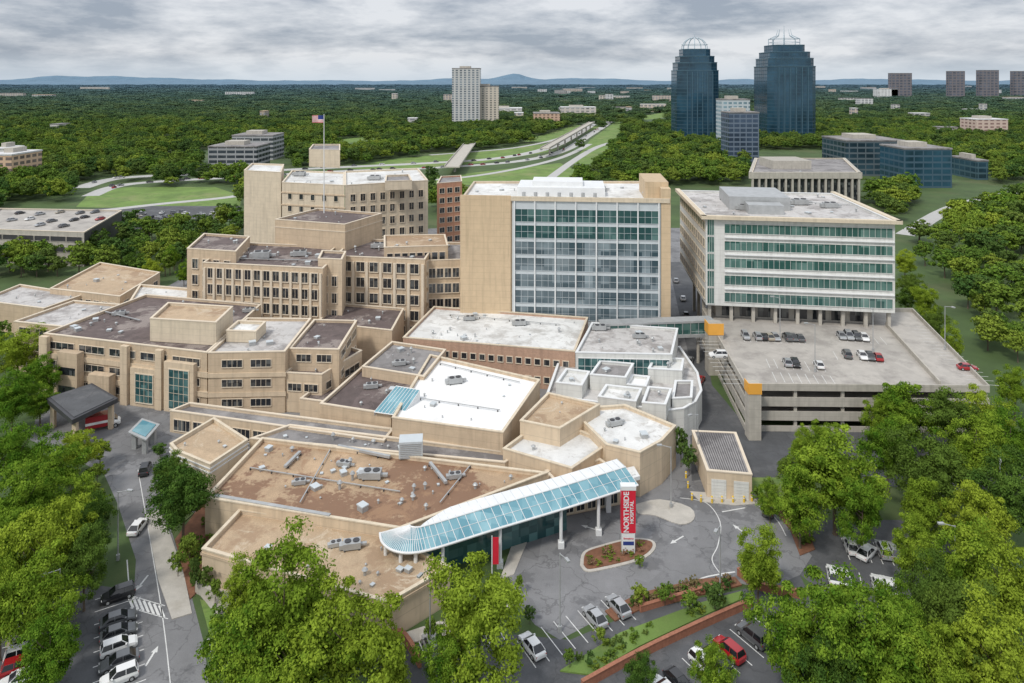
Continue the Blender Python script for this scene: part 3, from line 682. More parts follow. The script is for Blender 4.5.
for t in (.2,.36,.48,.6,.72,.84,.92,.99):
    i=int(t*(n-1)); q=ev[i]; b=MB(); b.tube((q[0],q[1]+.6,0),(q[0],q[1]+.6,6),.26,.26,12); b.box(q[0]-.45,q[0]+.45,q[1]+.15,q[1]+1.05,0,.9)
    ob('column',b.mesh('column',['white'],L),cr)
b=MB()
for i in range(24,n-8):
    p=Vector(ev[i]).lerp(Vector(rd[i]),1.1); q=Vector(ev[i+1]).lerp(Vector(rd[i+1]),1.1)
    b.poly([(p.x,p.y,0),(q.x,q.y,0),(q.x,q.y,6.4),(p.x,p.y,6.4)])
ob('glazed_front',b.mesh('glazed_front',['g_teal'],L),cr)
sk=root('skylight','sloping teal glass skylight between roofs','skylight',(*P(394,400,6.6),0)); L=sk.location
b=MB(); q=[(*P(374,412,6.8),6.8),(*P(402,416,6.8),6.8),(*P(420,390,9.4),9.4),(*P(396,386,9.4),9.4)]
b.poly(q); ob('glass_roof',b.mesh('glass_roof',['g_canopy'],L),sk)
b=MB()
for t in (0,.125,.25,.375,.5,.625,.75,.875,1):
    b.tube(Vector(q[0]).lerp(Vector(q[1]),t),Vector(q[3]).lerp(Vector(q[2]),t),.06,.06,6)
b.tube(q[0],q[1],.1,.1,6); b.tube(q[3],q[2],.1,.1,6); ob('frame',b.mesh('frame',['white'],L),sk)
b=MB(); b.poly([q[3],q[2],(q[2][0],q[2][1],6),(q[3][0],q[3][1],6)]); b.poly([q[1],q[2],(q[2][0],q[2][1],6),(q[1][0],q[1][1],6)]);b.poly([q[0],q[3],(q[3][0],q[3][1],6),(q[0][0],q[0][1],6)]); ob('wall',b.mesh('wall',['white'],L),sk)
def flatcanopy(label,pts,z,roofm,fasc,th=.9):
    w=PL(pts,z); w=w if area(w)>0 else w[::-1]; cx=sum(p[0] for p in w)/len(w); cy=sum(p[1] for p in w)/len(w); L=(cx,cy,0)
    rt=root('drop_off_canopy',label,'canopy',L)
    b=MB(); b.prism(w,z-th,z,0); ob('fascia',b.mesh('fascia',[fasc],L),rt)
    i=inset(w,.6); b=MB(); b.prism(i,z+.002,z+.12,0); ob('roof',b.mesh('roof',[roofm],L),rt)
    for q in inset(w,1.):
        b=MB(); b.box(q[0]-.4,q[0]+.4,q[1]-.4,q[1]+.4,0,z-th); ob('column',b.mesh('column',[fasc if fasc!='darkmetal' else 'beige2'],L),rt)
flatcanopy('dark roofed drop-off canopy on square tan columns',[(46,398),(72,420),(118,398),(92,383)],6,'asphaltdark','darkmetal')
flatcanopy('pale flat canopy over walkway beside clinic',[(128,432),(146,440),(160,424),(142,418)],3.4,'g_canopy','greymetal',.25)
flatcanopy('white ambulance bay canopy',[(604,486),(640,476),(634,466),(600,474)],5,'r_white','white',.6)
# ---------------------------------------------------------------- far buildings
def farbox(name,label,px0,px1,ytop,ybase,depth,glass,frame,su=4,sz=4,fu=.25,fz=.4,roof='r_grey',pent=True):
    d=49000./(ybase-80); z=70-(ytop-80)*d/700
    x0=(px0-512)/F*d; x1=(px1-512)/F*d
    if px0>512: x0=(px0-512)/F*(d+depth); 
    if px1<512: x1=(px1-512)/F*(d+depth)
    if x1-x0<8: x1=x0+8
    L=((x0+x1)/2,d+depth/2,0); hw=(x1-x0)/2; hd=depth/2
    m=gridmat(name+'_facade',glass,frame,su,sz,fu,fz)
    rt=root(name,label,'building',L)
    b=MB(); b.box(-hw,hw,-hd,hd,0,z-1.0); ob('facade',b.mesh('facade',[m]),rt)
    b=MB(); b.box(-hw-.3,hw+.3,-hd-.3,hd+.3,z-.99,z); ob('roof',b.mesh('roof',[roof]),rt)
    if pent:
        b=MB(); b.box(-hw*.5,hw*.3,-hd*.4,hd*.5,z+.01,z+3); ob('penthouse',b.mesh('penthouse',['concrete']),rt)
def kingtower(px0,px1,ytop,label,square):
    d=800.; hw=(px1-px0)/2/F*(d-5)*.88; xc=((px0+px1)/2-512)/F*d
    zt=70+(80-ytop)*d/700
    rt=root('office_tower',label,'skyscraper',(xc,d,0))
    m=MT['kg']
    lv=[(1.,0,zt-24),(.94,zt-24,zt-15),(.83,zt-15,zt-8),(.66,zt-8,zt)]
    def octo(r,ch): return [(-r+ch,-r),(r-ch,-r),(r,-r+ch),(r,r-ch),(r-ch,r),(-r+ch,r),(-r,r-ch),(-r,-r+ch)]
    for k,(s,z0,z1) in enumerate(lv):
        b=MB(); r=hw*s; b.prism(octo(r,r*(.22 if square else .42)),z0,z1); ob('glass_storeys',b.mesh('glass_storeys',[m]),rt)
        b=MB(); b.prism(octo(r*1.01,r*(.22 if square else .42)),z1,z1+.8); ob('cornice',b.mesh('cornice',['kr']),rt)
    for a in range(6):
        b=MB(); x=-hw*.6+a*hw*1.2/5
        b.box(x-.35,x+.35,-hw-.7,-hw-.01,0,zt-25); ob('rib',b.mesh('rib',['kr']),rt)
    b=MB(); r=hw*.62
    nn=8 if square else 12
    z1=zt+ (20 if square else 17)
    for i in range(nn):
        t=2*math.pi*(i+.5)/nn; t2=2*math.pi*(i+1.5)/nn
        p=(r*math.cos(t),r*math.sin(t)); p2=(r*math.cos(t2),r*math.sin(t2))
        if square:
            b.tube((*p,zt),(p[0],p[1],zt+8),.45,.45,5); b.tube((p[0],p[1],zt+8),(p[0]*.5,p[1]*.5,zt+12),.45,.4,5); b.tube((p[0]*.5,p[1]*.5,zt+12),(p[0]*.4,p[1]*.4,z1-1),.4,.15,5)
            b.tube((*p,zt+8),(*p2,zt+8),.35,.35,5); b.tube((*p,zt+4),(*p2,zt+4),.3,.3,5)
        else:
            prev=Vector((*p,zt))
            for k in range(1,6):
                u=k/5*math.pi/2; q=Vector((p[0]*math.cos(u*.93),p[1]*math.cos(u*.93),zt+14*math.sin(u)))
                b.tube(prev,q,.4,.4,5); prev=q
            b.tube((*p,zt+6),(*p2,zt+6),.3,.3,5)
    b.tube((0,0,zt),(0,0,z1+3),.5,.2,5)
    ob('crown',b.mesh('crown',['kw']),rt)
MT['kg']=gridmat('blue_tower_glass',(.02,.06,.095),(.035,.08,.115),6.5,4,.12,.18,.22)
MT['kw']=mat('pale_tower_trim',(.42,.50,.55),rough=.5)
MT['kr']=mat('tower_rib_glass',(.07,.14,.19),rough=.4)
kingtower(671,718,50,'blue glass skyscraper with domed white lattice crown',False)
kingtower(757,811,46,'blue glass skyscraper with square spiked white crown',True)
farbox('office_block','dark blue glass office slab between towers',721,759,112,166,22,(.05,.075,.12),(.14,.18,.24),5,3.8,.15,.3)
farbox('office_block','pale blue office building behind trees',716,750,99,150,20,(.2,.3,.35),(.5,.55,.58),5,4,.3,.45)
farbox('office_block','long low dark blue glass office',880,952,148,188,30,(.02,.06,.09),(.05,.10,.14),6,4,.12,.3)
farbox('office_block','low dark glass office with flat roof',822,905,140,176,40,(.03,.06,.08),(.10,.13,.15),6,4,.12,.3)
farbox('office_block','low blue glass office wing',950,988,160,180,30,(.03,.07,.10),(.06,.12,.15),6,4,.12,.3)
for a,c_,t in ((888,912,73),(946,965,71),(976,999,70),(1010,1034,71)):
    farbox('office_tower','hazy brown office tower on horizon',a,c_,t,99,25,(.10,.11,.14),(.19,.17,.18),14,10,.3,.35,pent=False)
farbox('apartment_tower','tall pale grey apartment tower',452,481,68,128,40,(.16,.19,.22),(.55,.55,.54),6,3.4,.45,.35)
farbox('apartment_tower','shorter beige apartment tower',473,499,86,127.5,30,(.2,.2,.19),(.60,.54,.46),6,3.4,.5,.4)
farbox('office_block','dark grey office block with ribbon windows',208,270,146,170,30,(.04,.05,.06),(.30,.31,.32),7,3.8,.1,.42)
farbox('office_block','grey office building with flat roof',232,284,135,160,30,(.06,.07,.08),(.38,.39,.40),7,3.8,.1,.42)
farbox('office_block','white and orange low office building',-12,42,154,186,30,(.16,.13,.12),(.62,.44,.30),6,3.8,.3,.45,roof='farwhite')
farbox('office_block','white office building at tree line',-8,24,148,180,20,(.12,.13,.14),(.66,.65,.64),6,3.8,.3,.5,roof='farwhite')
farbox('hotel_building','reddish hotel building with pale bands',533,560,113,127,40,(.2,.14,.11),(.58,.40,.30),6,3.8,.5,.45)
farbox('office_block','white warehouse roofed block in the trees',485,522,108,117,40,(.4,.4,.4),(.66,.64,.62),12,5,.3,.5,roof='farwhite')
farbox('office_block','white block in the trees',873,898,89,99,40,(.4,.4,.4),(.72,.72,.72),12,5,.3,.5,roof='farwhite')
farbox('office_block','pinkish mid-rise with white roof',960,1008,119,140,30,(.3,.2,.18),(.60,.47,.40),7,4,.4,.5,roof='farwhite')
farbox('office_block','cream low office in the trees',560,596,107,119,30,(.3,.3,.3),(.6,.55,.5),9,5,.4,.5,roof='farwhite')
RW=random.Random(9)
lst=[(0,26,93,99),(32,56,94.5,99),(80,110,87,91),(225,255,92,97),(355,375,88,91),(640,666,104,112),(908,930,113,122),(932,958,127,138),(603,630,96,101),(1002,1024,97,103),
   (612,630,107,113),(560,580,100,104),(645,660,96,99),(838,860,98,103),(962,980,109,114),(185,205,100,104),(742,756,122,132),(50,70,124,134)]
for k in range(46):
    u=RW.choice([RW.uniform(520,690),RW.uniform(820,1024),RW.uniform(0,1024),RW.uniform(380,520)]); bs=RW.choice([RW.uniform(88,96),RW.uniform(94,112),RW.uniform(100,130)])
    if 560<u<625 and bs>108 or 660<u<820 and bs>98: continue
    wpx=RW.uniform(6,20)*(.6 if bs>110 else 1); hz_=RW.uniform(15,27); d_=49000/(bs-80)
    lst.append((u,u+wpx,80+(70-hz_)*700/d_,bs))
for a,c_,t,bs in lst:
    k=RW.uniform(.40,.70); wm=RW.choice([(1,.97,.92),(1,.9,.76),(1,1,1),(1,.84,.7)])
    farbox('low_building','low pale building among trees',a,c_,t,bs,RW.uniform(12,25),(.22,.23,.25),(k*wm[0],k*wm[1],k*wm[2]),9,5,.3,.4,roof=RW.choice(['farwhite','farwhite','r_grey','r_tan']),pent=False)
building('parking_garage','grey concrete parking deck with dark end wall','parking garage',[(-30,228),(84,232),(122,210),(0,208)],13,0,'concrete','deck',
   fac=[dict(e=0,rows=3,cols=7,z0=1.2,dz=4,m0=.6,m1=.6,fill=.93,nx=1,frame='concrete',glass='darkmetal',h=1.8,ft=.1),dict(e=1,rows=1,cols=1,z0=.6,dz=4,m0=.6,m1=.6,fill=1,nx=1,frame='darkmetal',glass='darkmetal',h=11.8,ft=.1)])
def wallrun(label,pts,h,t,m,cap='pave'):
    c=smooth(PL(pts),4); L=(c[0][0],c[0][1],0); rt=root('garden_wall',label,'wall',L)
    A,B=ribbonpts(c,t); b=MB(); b.prism(B+A[::-1],0,h); ob('wall',b.mesh('wall',[m],L),rt)
    A,B=ribbonpts(c,t+.12); b=MB(); b.prism(B+A[::-1],h,h+.1); ob('coping',b.mesh('coping',[cap],L),rt)
wallrun('low red brick retaining wall along parking lot',[(582,690),(640,658),(700,629),(752,606)],1.0,.35,'brick','brick')
wallrun('red brick wall above planted bank',[(640,612),(680,600),(712,590)],.8,.35,'brick','brick')
wallrun('low brick wall by plaza exit',[(738,575),(760,590),(800,598)],1.0,.4,'brick','brick')
wallrun('pale block retaining wall under trees',[(196,592),(230,608),(290,630),(350,652)],1.4,.4,'concrete')
wallrun('red brick wall beside parking rows',[(372,655),(400,640),(420,668)],1.2,.4,'brick','brick')
# sign
sx,sy=P(628,553); rt=root('pylon_sign','tall red pylon sign with white vertical lettering','sign',(sx,sy,.25))
b=MB(); b.box(-.95,.95,-.45,.45,0,3.0); ob('base',b.mesh('base',['white']),rt)
b=MB(); b.box(-1.05,1.05,-.5,.5,3.01,9.3); ob('panel',b.mesh('panel',['red']),rt)
b=MB(); b.box(-1.12,1.12,-.56,.56,9.31,9.9); ob('cap',b.mesh('cap',['white']),rt)
def text(s,size,parent,loc,rot,m,bold=0.):
    cu=bpy.data.curves.new('lettering','FONT'); cu.body=s; cu.size=size; cu.align_x='CENTER'; cu.align_y='CENTER'; cu.extrude=.02; cu.offset=bold
    t=bpy.data.objects.new('tmp',cu); COL.objects.link(t)
    bpy.context.view_layer.update(); dg=bpy.context.evaluated_depsgraph_get()
    me=bpy.data.meshes.new_from_object(t.evaluated_get(dg)); bpy.data.objects.remove(t)
    me.materials.clear(); me.materials.append(MT[m])
    o=ob('lettering',me,parent,loc); o.rotation_euler=rot; return o
text('NORTHSIDE',1.1,rt,(-.3,-.53,6.1),(math.radians(90),math.radians(-90),0),'white',.02)
text('HOSPITAL',.75,rt,(.5,-.53,6.1),(math.radians(90),math.radians(-90),0),'white',.01)
text('Emergency',.34,rt,(0,-.48,2.2),(math.radians(90),0,0),'red')
b=MB(); b.box(-.8,.8,-.47,-.455,1.2,1.75); ob('stripe',b.mesh('stripe',['flagblue']),rt)
def banner(px_,py_,z=0):
    x,y=P(px_,py_,z); rt=root('banner_post','narrow red vertical banner on white post by entrance','banner',(x,y,z))
    b=MB(); b.tube((0,0,0),(0,0,5.4),.08,.08,8); ob('post',b.mesh('post',['white']),rt)
    b=MB(); b.box(.1,.95,-.04,.04,1.4,5.2); ob('banner',b.mesh('banner',['red']),rt)
banner(492,574); banner(622,500)
x,y=P(324,213,28.3); fx=root('flagpole','tall white flagpole flying american flag from hospital roof','flag',(x,y,28.3))
b=MB(); b.tube((0,0,0),(0,0,31),.2,.1,8); ob('pole',b.mesh('pole',['white']),fx)
b=MB()
for i in range(13):
    for j in range(8):
        x0=-.15-j*.44; z0=28.3+i*.18; wv=lambda xx:.22*math.sin(xx*1.9)
        mi=2 if (j<4 and i>=6) else (0 if i%2==0 else 1)
        b.poly([(x0,wv(x0),z0),(x0-.44,wv(x0-.44),z0),(x0-.44,wv(x0-.44),z0+.18),(x0,wv(x0),z0+.18)],mi)
ob('flag',b.mesh('flag',['flagred','flagwhite','flagblue']),fx)
lr=root('street_lamp','grey street lamp with single arm','street lamp',(*P(671,508),0),group='street lamps')
b=MB(); b.tube((0,0,0),(0,0,.8),.25,.25,8); b.tube((0,0,.8),(0,0,10),.1,.07,8); ob('post',b.mesh('post',['greymetal']),lr)
b=MB(); b.tube((0,0,9.9),(-1.6,0,10.3),.06,.05,6); ob('arm',b.mesh('arm',['greymetal']),lr)
b=MB(); b.box(-2.3,-1.5,-.2,.2,10.2,10.42); ob('lamp_head',b.mesh('lamp_head',['greymetal']),lr)
for q,z,a in (((815,372),ZD,0),((873,352),ZD,1),((945,350),ZD,2),((720,600),0,1),((118,560),0,3),((780,340),ZD,0),((698,470),0,.5),((560,632),0,2),((430,650),0,1),((60,650),0,1),((955,600),0,0),((1000,520),0,1)):
    copytree(lr,(*P(*q,z),z),a)
br=root('bollard','yellow steel safety bollard','bollard',(*P(692,500),.0),group='yellow bollards')
b=MB(); b.tube((0,0,0),(0,0,1.1),.16,.16,10); b.tube((0,0,1.1),(0,0,1.2),.16,.05,10); ob('post',b.mesh('post',['yellow']),br)
b=MB(); b.tube((0,0,.8),(0,0,.95),.17,.17,10); ob('reflective_band',b.mesh('reflective_band',['lamp']),br)
for q in ((701,502),(712,503),(722,503),(733,503),(744,503),(752,502),(688,488),(686,478)): copytree(br,(*P(*q),0))
# rooftop equipment
hv=root('air_handling_unit','grey rooftop air handling unit with twin fans','air conditioner',(*P(372,478,5.3),5.3),group='rooftop units')
b=MB(); b.box(-2,2,-1.2,1.2,.3,1.7); b.box(-2.9,-2.001,-.8,.8,.3,1.3); b.box(2.001,3.4,-.4,.4,.5,1.0); ob('body',b.mesh('body',['greymetal']),hv)
for x0 in (-1.8,1.5):
    b=MB(); b.box(x0,x0+.3,-1.3,1.3,0,.3); ob('skid',b.mesh('skid',['darkmetal']),hv)
for x_ in (-.95,.95):
    b=MB(); b.tube((x_,0,1.7),(x_,0,1.9),.75,.75,14); ob('fan',b.mesh('fan',['darkmetal']),hv)
hv.scale=(.75,.75,.75)
for q,z,a,s in (((455,383),7.3,.3,.7),((225,256),21.3,.1,1.),((262,258),21.3,.1,1.1),((300,256),21.3,.2,.9),((380,248),21.3,.1,.9),
   ((250,312),12.3,.2,.6),((120,315),12.3,.3,.6),((600,330),9.8,0,.7),((640,338),9.8,0,.6),((520,325),8.5,.1,.7),((470,320),8.5,.1,.6),((560,190),38.3,0,.8),((600,191),38.3,0,.8),
   ((800,205),34.5,0,1.),((830,208),34.5,0,.9),((745,210),34.5,0,.9),((760,196),34.5,.2,.8),((615,425),6.9,.4,.6),((345,466),5.3,-.2,.5),((352,548),4.3,.2,.6),((336,546),4.3,.3,.4),((455,478),5.3,.2,.5),((300,484),5.3,.2,.45),
   ((575,392),5.5,.1,.5),((400,365),7.5,.2,.6),((372,388),5.9,.2,.6),((375,180),32.3,0,1.),((300,176),32.3,0,1.)):
    copytree(hv,(*P(*q,z),z),a,(s,s,s))
x,y=P(411,456,5.3)
cu_=root('rooftop_chiller','large pale louvred rooftop chiller','air conditioner',(x,y,5.3),.1)
b=MB(); b.box(-2.,2.,-1.4,1.4,.3,3.1); ob('body',b.mesh('body',['palegrey']),cu_)
b=MB()
for k in range(8): b.box(-1.8,1.8,-1.48,-1.405,.5+k*.31,.62+k*.31)
ob('louvre',b.mesh('louvre',['greymetal']),cu_,kind='stuff')
vr=root('roof_vent','small metal roof vent','roof vent',(*VENTS[0],),group='roof vents')
b=MB(); b.tube((0,0,0),(0,0,.7),.2,.2,8); ob('pipe',b.mesh('pipe',['greymetal']),vr)
b=MB(); b.tube((0,0,.7),(0,0,.95),.4,.2,8); ob('cap',b.mesh('cap',['greymetal']),vr)
vb=root('roof_hatch','low white roof hatch box','roof hatch',(*VENTS[1],),group='roof hatches')
b=MB(); b.box(-.6,.6,-.5,.5,0,.5); ob('curb',b.mesh('curb',['greymetal']),vb)
b=MB(); b.box(-.66,.66,-.56,.56,.5,.62); ob('lid',b.mesh('lid',['palegrey']),vb)
for i,v in enumerate(VENTS[2:]):
    s=random.choice([.35,.45,.6,.7,.9,1.1]); copytree(vb if i%3==0 else vr,v,random.uniform(0,3),(s,s,s*random.uniform(.8,1.4)))
for (pa,pb,z,wd) in (((215,500),(330,520),5.3,.3),((300,455),(285,470),5.3,.25),((338,449),(390,460),5.3,.25),((430,466),(446,486),5.3,.25),((250,470),(400,494),5.3,.08),((330,452),(300,505),5.3,.08),((470,468),(440,505),5.3,.08),((420,400),(500,412),7.3,.08),((440,365),(520,384),7.3,.08),((100,312),(140,322),12.3,.12),((240,260),(320,262),21.3,.12),((450,316),(560,326),8.5,.08),((720,200),(850,206),34.6,.12)):
    a=Vector(P(*pa,z));c=Vector(P(*pb,z)); d=c-a
    rt=root('roof_duct' if wd>.1 else 'roof_pipe','long grey metal duct or pipe run on flat roof','duct',(a.x,a.y,z),math.atan2(d.y,d.x))
    b=MB(); b.box(0,d.length,-wd,wd,.35,.35+wd*1.6); ob('duct',b.mesh('duct',['greymetal']),rt)
    for k in range(int(d.length/4)+1):
        b=MB(); b.box(k*4,k*4+.15,-wd-.05,wd+.05,0,.34); ob('support',b.mesh('support',['darkmetal']),rt)
# ================================================================= CARS
PAINT={'white':(.75,.75,.74),'silver':(.42,.43,.44),'black':(.015,.015,.017),'grey':(.13,.135,.14),'red':(.35,.015,.02),'blue':(.03,.05,.11),'beige':(.36,.32,.25)}
for k,c in PAINT.items():
    m,n_,l_,bs=newmat(k+'_car_paint'); bs.inputs['Base Color'].default_value=(*c,1); bs.inputs['Roughness'].default_value=.3; bs.inputs['Metallic'].default_value=.35 if k in('silver','grey') else 0
    bs.inputs['Coat Weight'].default_value=.6; MT['p_'+k]=m
def loft(b,st,mi=0):
    rings=[]
    for x,hw,zb,zt in st:
        zm=zb+(zt-zb)*.62
        rings.append([(x,-hw*.93,zb),(x,-hw,zm-.12),(x,-hw,zm),(x,-hw*.9,zt),(x,hw*.9,zt),(x,hw,zm),(x,hw,zm-.12),(x,hw*.93,zb)])
    for i in range(len(rings)-1):
        for j in range(8):
            k=(j+1)%8; b.poly([rings[i][k],rings[i][j],rings[i+1][j],rings[i+1][k]],mi)
    b.poly(rings[0],mi); b.poly(rings[-1][::-1],mi)
def carproto(kind,colr):
    suv=kind=='suv'; rt=bpy.data.objects.new('parked_car',None)
    rt['category']='car' ; rt['group']='parked cars'; rt['label']=colr+(' sport utility vehicle' if suv else ' saloon car')+' parked on asphalt'
    up=.14 if suv else 0
    b=MB(); loft(b,[(-2.25,.72,.42,.74+up),(-2.15,.84,.30,.92+up),(-1.4,.90,.24,.96+up),(0,.92,.22,.96+up),(1.15,.90,.24,.92+up),(1.95,.85,.28,.80+up),(2.25,.68,.40,.62+up)])
    bx0,bx1=(-2.1,1.15) if suv else (-1.85,1.1); tx0,tx1=(-1.85,.35) if suv else (-1.15,.3); zt=1.68 if suv else 1.42; zb=.95+up
    q=[(bx0,-.82,zb),(bx1,-.82,zb),(bx1,.82,zb),(bx0,.82,zb)]; t=[(tx0,-.62,zt),(tx1,-.62,zt),(tx1,.62,zt),(tx0,.62,zt)]
    body=b
    body.prism([(p[0],p[1]) for p in t],zt-.02,zt+.05)
    for i in range(4): body.tube(q[i],t[i],.05,.05,4)
    mx=(tx0+tx1)/2
    for s in (-1,1): body.tube((mx,s*.82,zb),(mx,s*.62,zt),.05,.05,4)
    for s in (-1,1): body.box(.75,.95,s*.9-.12,s*.9+.12,zb,zb+.14)
    def part(nm,me,loc=(0,0,0)):
        o=bpy.data.objects.new(nm,me); o.parent=rt; o.location=loc; return o
    PR=[rt,part('body',body.mesh('car_body',['p_'+colr]))]
    b=MB()
    for i in range(4):
        j=(i+1)%4; b.poly([q[i],q[j],t[j],t[i]])
    PR.append(part('window',b.mesh('car_window',['g_car'])))
    for x in (-1.4,1.35):
        for s in (-1,1): PR.append(part('wheel',WH,(x,s*.82,.34)))
    for s in (-1,1): PR.append(part('headlight',HL,(2.08,s*.6,.62+up))); PR.append(part('taillight',TL,(-2.17,s*.64,.74+up)))
    return PR
b=MB(); b.tube((0,-.11,0),(0,.11,0),.34,.34,14,0); b.tube((0,-.12,0),(0,.12,0),.2,.2,10,1); WH=b.mesh('wheel',['rubber','greymetal'])
b=MB(); b.box(0,.1,-.16,.16,-.07,.07); HL=b.mesh('headlight',['lamp'])
b=MB(); b.box(-.05,.06,-.14,.14,-.08,.08); TL=b.mesh('taillight',['redlens'])
PROTO={(k,c):carproto(k,c) for k in('sedan','suv') for c in PAINT}
def car(x,y,z,rz,kind,colr,label=None):
    pr=PROTO[(kind,colr)]; o=pr[0].copy(); o.location=(x,y,z); o.rotation_euler[2]=rz; s=random.uniform(.88,.96); o.scale=(s,s,s); COL.objects.link(o)
    if label: o['label']=label
    for c in pr[1:]:
        c2=c.copy(); c2.parent=o; COL.objects.link(c2)
    return o
CW=['white']*4+['silver']*4+['black']*3+['grey']*3+['red','blue','beige']
for (x,y,z,rz) in CARSPOTS:
    u=512+x/y*F
    car(x,y,z+.03,rz+random.uniform(-.03,.03),random.choice(['sedan','sedan','suv']),random.choice(['white','white','silver','black']) if (u>770 and z==0) else random.choice(CW))
for q,a,k,c,lb in (((145,472),1.9,'suv','black','black sport utility vehicle driving on access road'),((138,530),1.6,'sedan','white','white car driving along the access road'),((607,497),.3,'suv','white','white van-like car waiting by the entrance'),
   ((690,362),1.2,'sedan','silver',None),((683,300),1.4,'sedan','white',None),((686,316),1.4,'sedan','black',None),((676,282),1.4,'sedan','silver',None),((700,382),1.1,'sedan','red',None),((867,556),.7,'sedan','white',None),((768,512),1.2,'sedan','grey',None)):
    car(*P(*q),.03,a,k,c,lb)
for q in ((20,214),(40,215),(60,213),(80,214),(95,213),(30,220),(52,222),(74,221),(12,221),(100,220),(64,227),(40,226),(85,218)):
    car(*P(*q,12.3),12.32,random.choice([1.2,-1.9]),'sedan',random.choice(CW))
for i in range(30):
    q=(random.uniform(125,238),random.uniform(212,222)); car(*P(*q),.03,random.choice([0.,1.57]),random.choice(['sedan','suv']),random.choice(CW))
def simplecar(colr):
    b=MB(); loft(b,[(-2.3,.8,.3,.9),(-1.4,.92,.3,1.),(1.2,.92,.3,.95),(2.3,.75,.35,.7)]); 
    b.poly([(-1.8,-.8,.98),(1.1,-.8,.95),(.3,-.6,1.5),(-1.3,-.6,1.5)],1); b.poly([(1.1,-.8,.95),(1.1,.8,.95),(.3,.6,1.5),(.3,-.6,1.5)],1)
    b.poly([(1.1,.8,.95),(-1.8,.8,.98),(-1.3,.6,1.5),(.3,.6,1.5)],1); b.poly([(-1.8,.8,.98),(-1.8,-.8,.98),(-1.3,-.6,1.5),(-1.3,.6,1.5)],1); b.poly([(-1.3,-.6,1.5),(.3,-.6,1.5),(.3,.6,1.5),(-1.3,.6,1.5)])
    for x in(-1.4,1.4): b.tube((x,-.9,.35),(x,.9,.35),.35,.35,8,1)
    return b.mesh('distant_car',['p_'+colr,'g_car'])
SCM={c:simplecar(c) for c in('white','silver','black','red','grey')}
for hw in HW[:2]:
    for i in range(2,len(hw)-2):
        if random.random()<.3: continue
        a=Vector(hw[i]);c=Vector(hw[i+1]); t=random.random(); d=(c-a).normalized(); nn=Vector((-d.y,d.x)); p=a.lerp(c,t)+nn*random.uniform(-4,4)
        if p.y>1200: continue
        cl=random.choice(list(SCM)); o=ob('car',SCM[cl],None,(p.x,p.y,.05),math.atan2(d.y,d.x),label=cl+' car driving on the distant highway',category='car',group='highway traffic')
x,y=P(103,428); am=root('ambulance','red and white ambulance under drop-off canopy','ambulance',(x,y,.03),.5)
b=MB(); b.box(-3,1.2,-1.1,1.1,.7,3.0,0); b.box(-3,1.2,-1.12,-1.101,1.4,1.9,1); b.box(1.201,2.0,-1.,1.,.7,2.3,1); loft(b,[(2.0,1.,.6,1.5),(2.9,.95,.6,1.35),(3.1,.8,.65,1.1)],1); ob('body',b.mesh('body',['p_red','lamp']),am)
b=MB(); b.poly([(2.01,-.9,2.2),(2.01,.9,2.2),(2.6,.9,1.45),(2.6,-.9,1.45)]); ob('windscreen',b.mesh('windscreen',['g_car']),am)
b=MB(); b.box(1.0,1.3,-.8,.8,3.01,3.2); ob('light_bar',b.mesh('light_bar',['redlens']),am)
for x_ in (-1.9,2.2):
    for s in (-1,1):
        o=ob('wheel',WH,am,(x_,s*1.0,.42)); o.scale=(1.25,1.,1.25)
# ================================================================= TREES
def crown(name,seed,ncl,nl,ls,mt,spread=.37):
    r=np.random.default_rng(seed)
    def unit(n):
        v=r.normal(size=(n,3)); return v/np.linalg.norm(v,axis=1)[:,None]
    u=unit(ncl); rad=np.where(r.random(ncl)<.2,r.uniform(.1,.5,ncl),r.uniform(.55,1.08,ncl))
    lob=1+.24*np.sin(u[:,0]*3+seed)+.22*np.sin(u[:,1]*4+seed*2)
    c=u*rad[:,None]*np.array([spread,spread,.36])*lob[:,None]+np.array([0,0,.61])
    c[:,2]=np.where(c[:,2]<.42,.42-(.42-c[:,2])*.55,c[:,2])
    cr_=r.uniform(.035,.095,ncl)
    C=np.repeat(c,nl,0); U=np.repeat(u,nl,0); CR=np.repeat(cr_,nl)
    n=len(C); d=unit(n)+.45*U+np.array([0,0,.25]); d/=np.linalg.norm(d,axis=1)[:,None]
    p=C+d*(CR*r.uniform(.3,1.4,n))[:,None]*np.array([1.25,1.25,.75])
    nr=d+.7*unit(n); nr/=np.linalg.norm(nr,axis=1)[:,None]
    t=np.cross(nr,unit(n)); t/=np.linalg.norm(t,axis=1)[:,None]; w=np.cross(nr,t)
    s=(ls*r.uniform(.55,1.3,n))[:,None]
    V=np.stack([p-t*s,p-w*s*.55,p+t*s,p+w*s*.55],1).reshape(-1,3)
    me=bpy.data.meshes.new(name); me.vertices.add(len(V)); me.vertices.foreach_set('co',V.astype(np.float32).ravel())
    me.loops.add(n*4); me.loops.foreach_set('vertex_index',np.arange(n*4,dtype=np.int32))
    me.polygons.add(n); me.polygons.foreach_set('loop_start',np.arange(0,n*4,4,dtype=np.int32)); me.polygons.foreach_set('loop_total',np.full(n,4,dtype=np.int32))
    me.materials.append(MT[mt]); me.update(); me.validate(); return me
def trunk(seed):
    r=random.Random(seed); b=MB()
    b.tube((0,0,-.01),(0,0,.04),.028,.019,8); b.tube((0,0,.04),(.01,0,.36),.019,.014,8); b.tube((.01,0,.36),(.0,.01,.78),.014,.004,7)
    for k in range(7):
        a=k*.9+r.random(); z=.26+.06*k; rr=r.uniform(.18,.28)
        m=(rr*.5*math.cos(a),rr*.5*math.sin(a),z+.07); e=(rr*math.cos(a),rr*math.sin(a),z+.2)
        b.tube((0.005,0,z),m,.009,.006,5); b.tube(m,e,.006,.002,5)
    return b.mesh('trunk',['bark'])
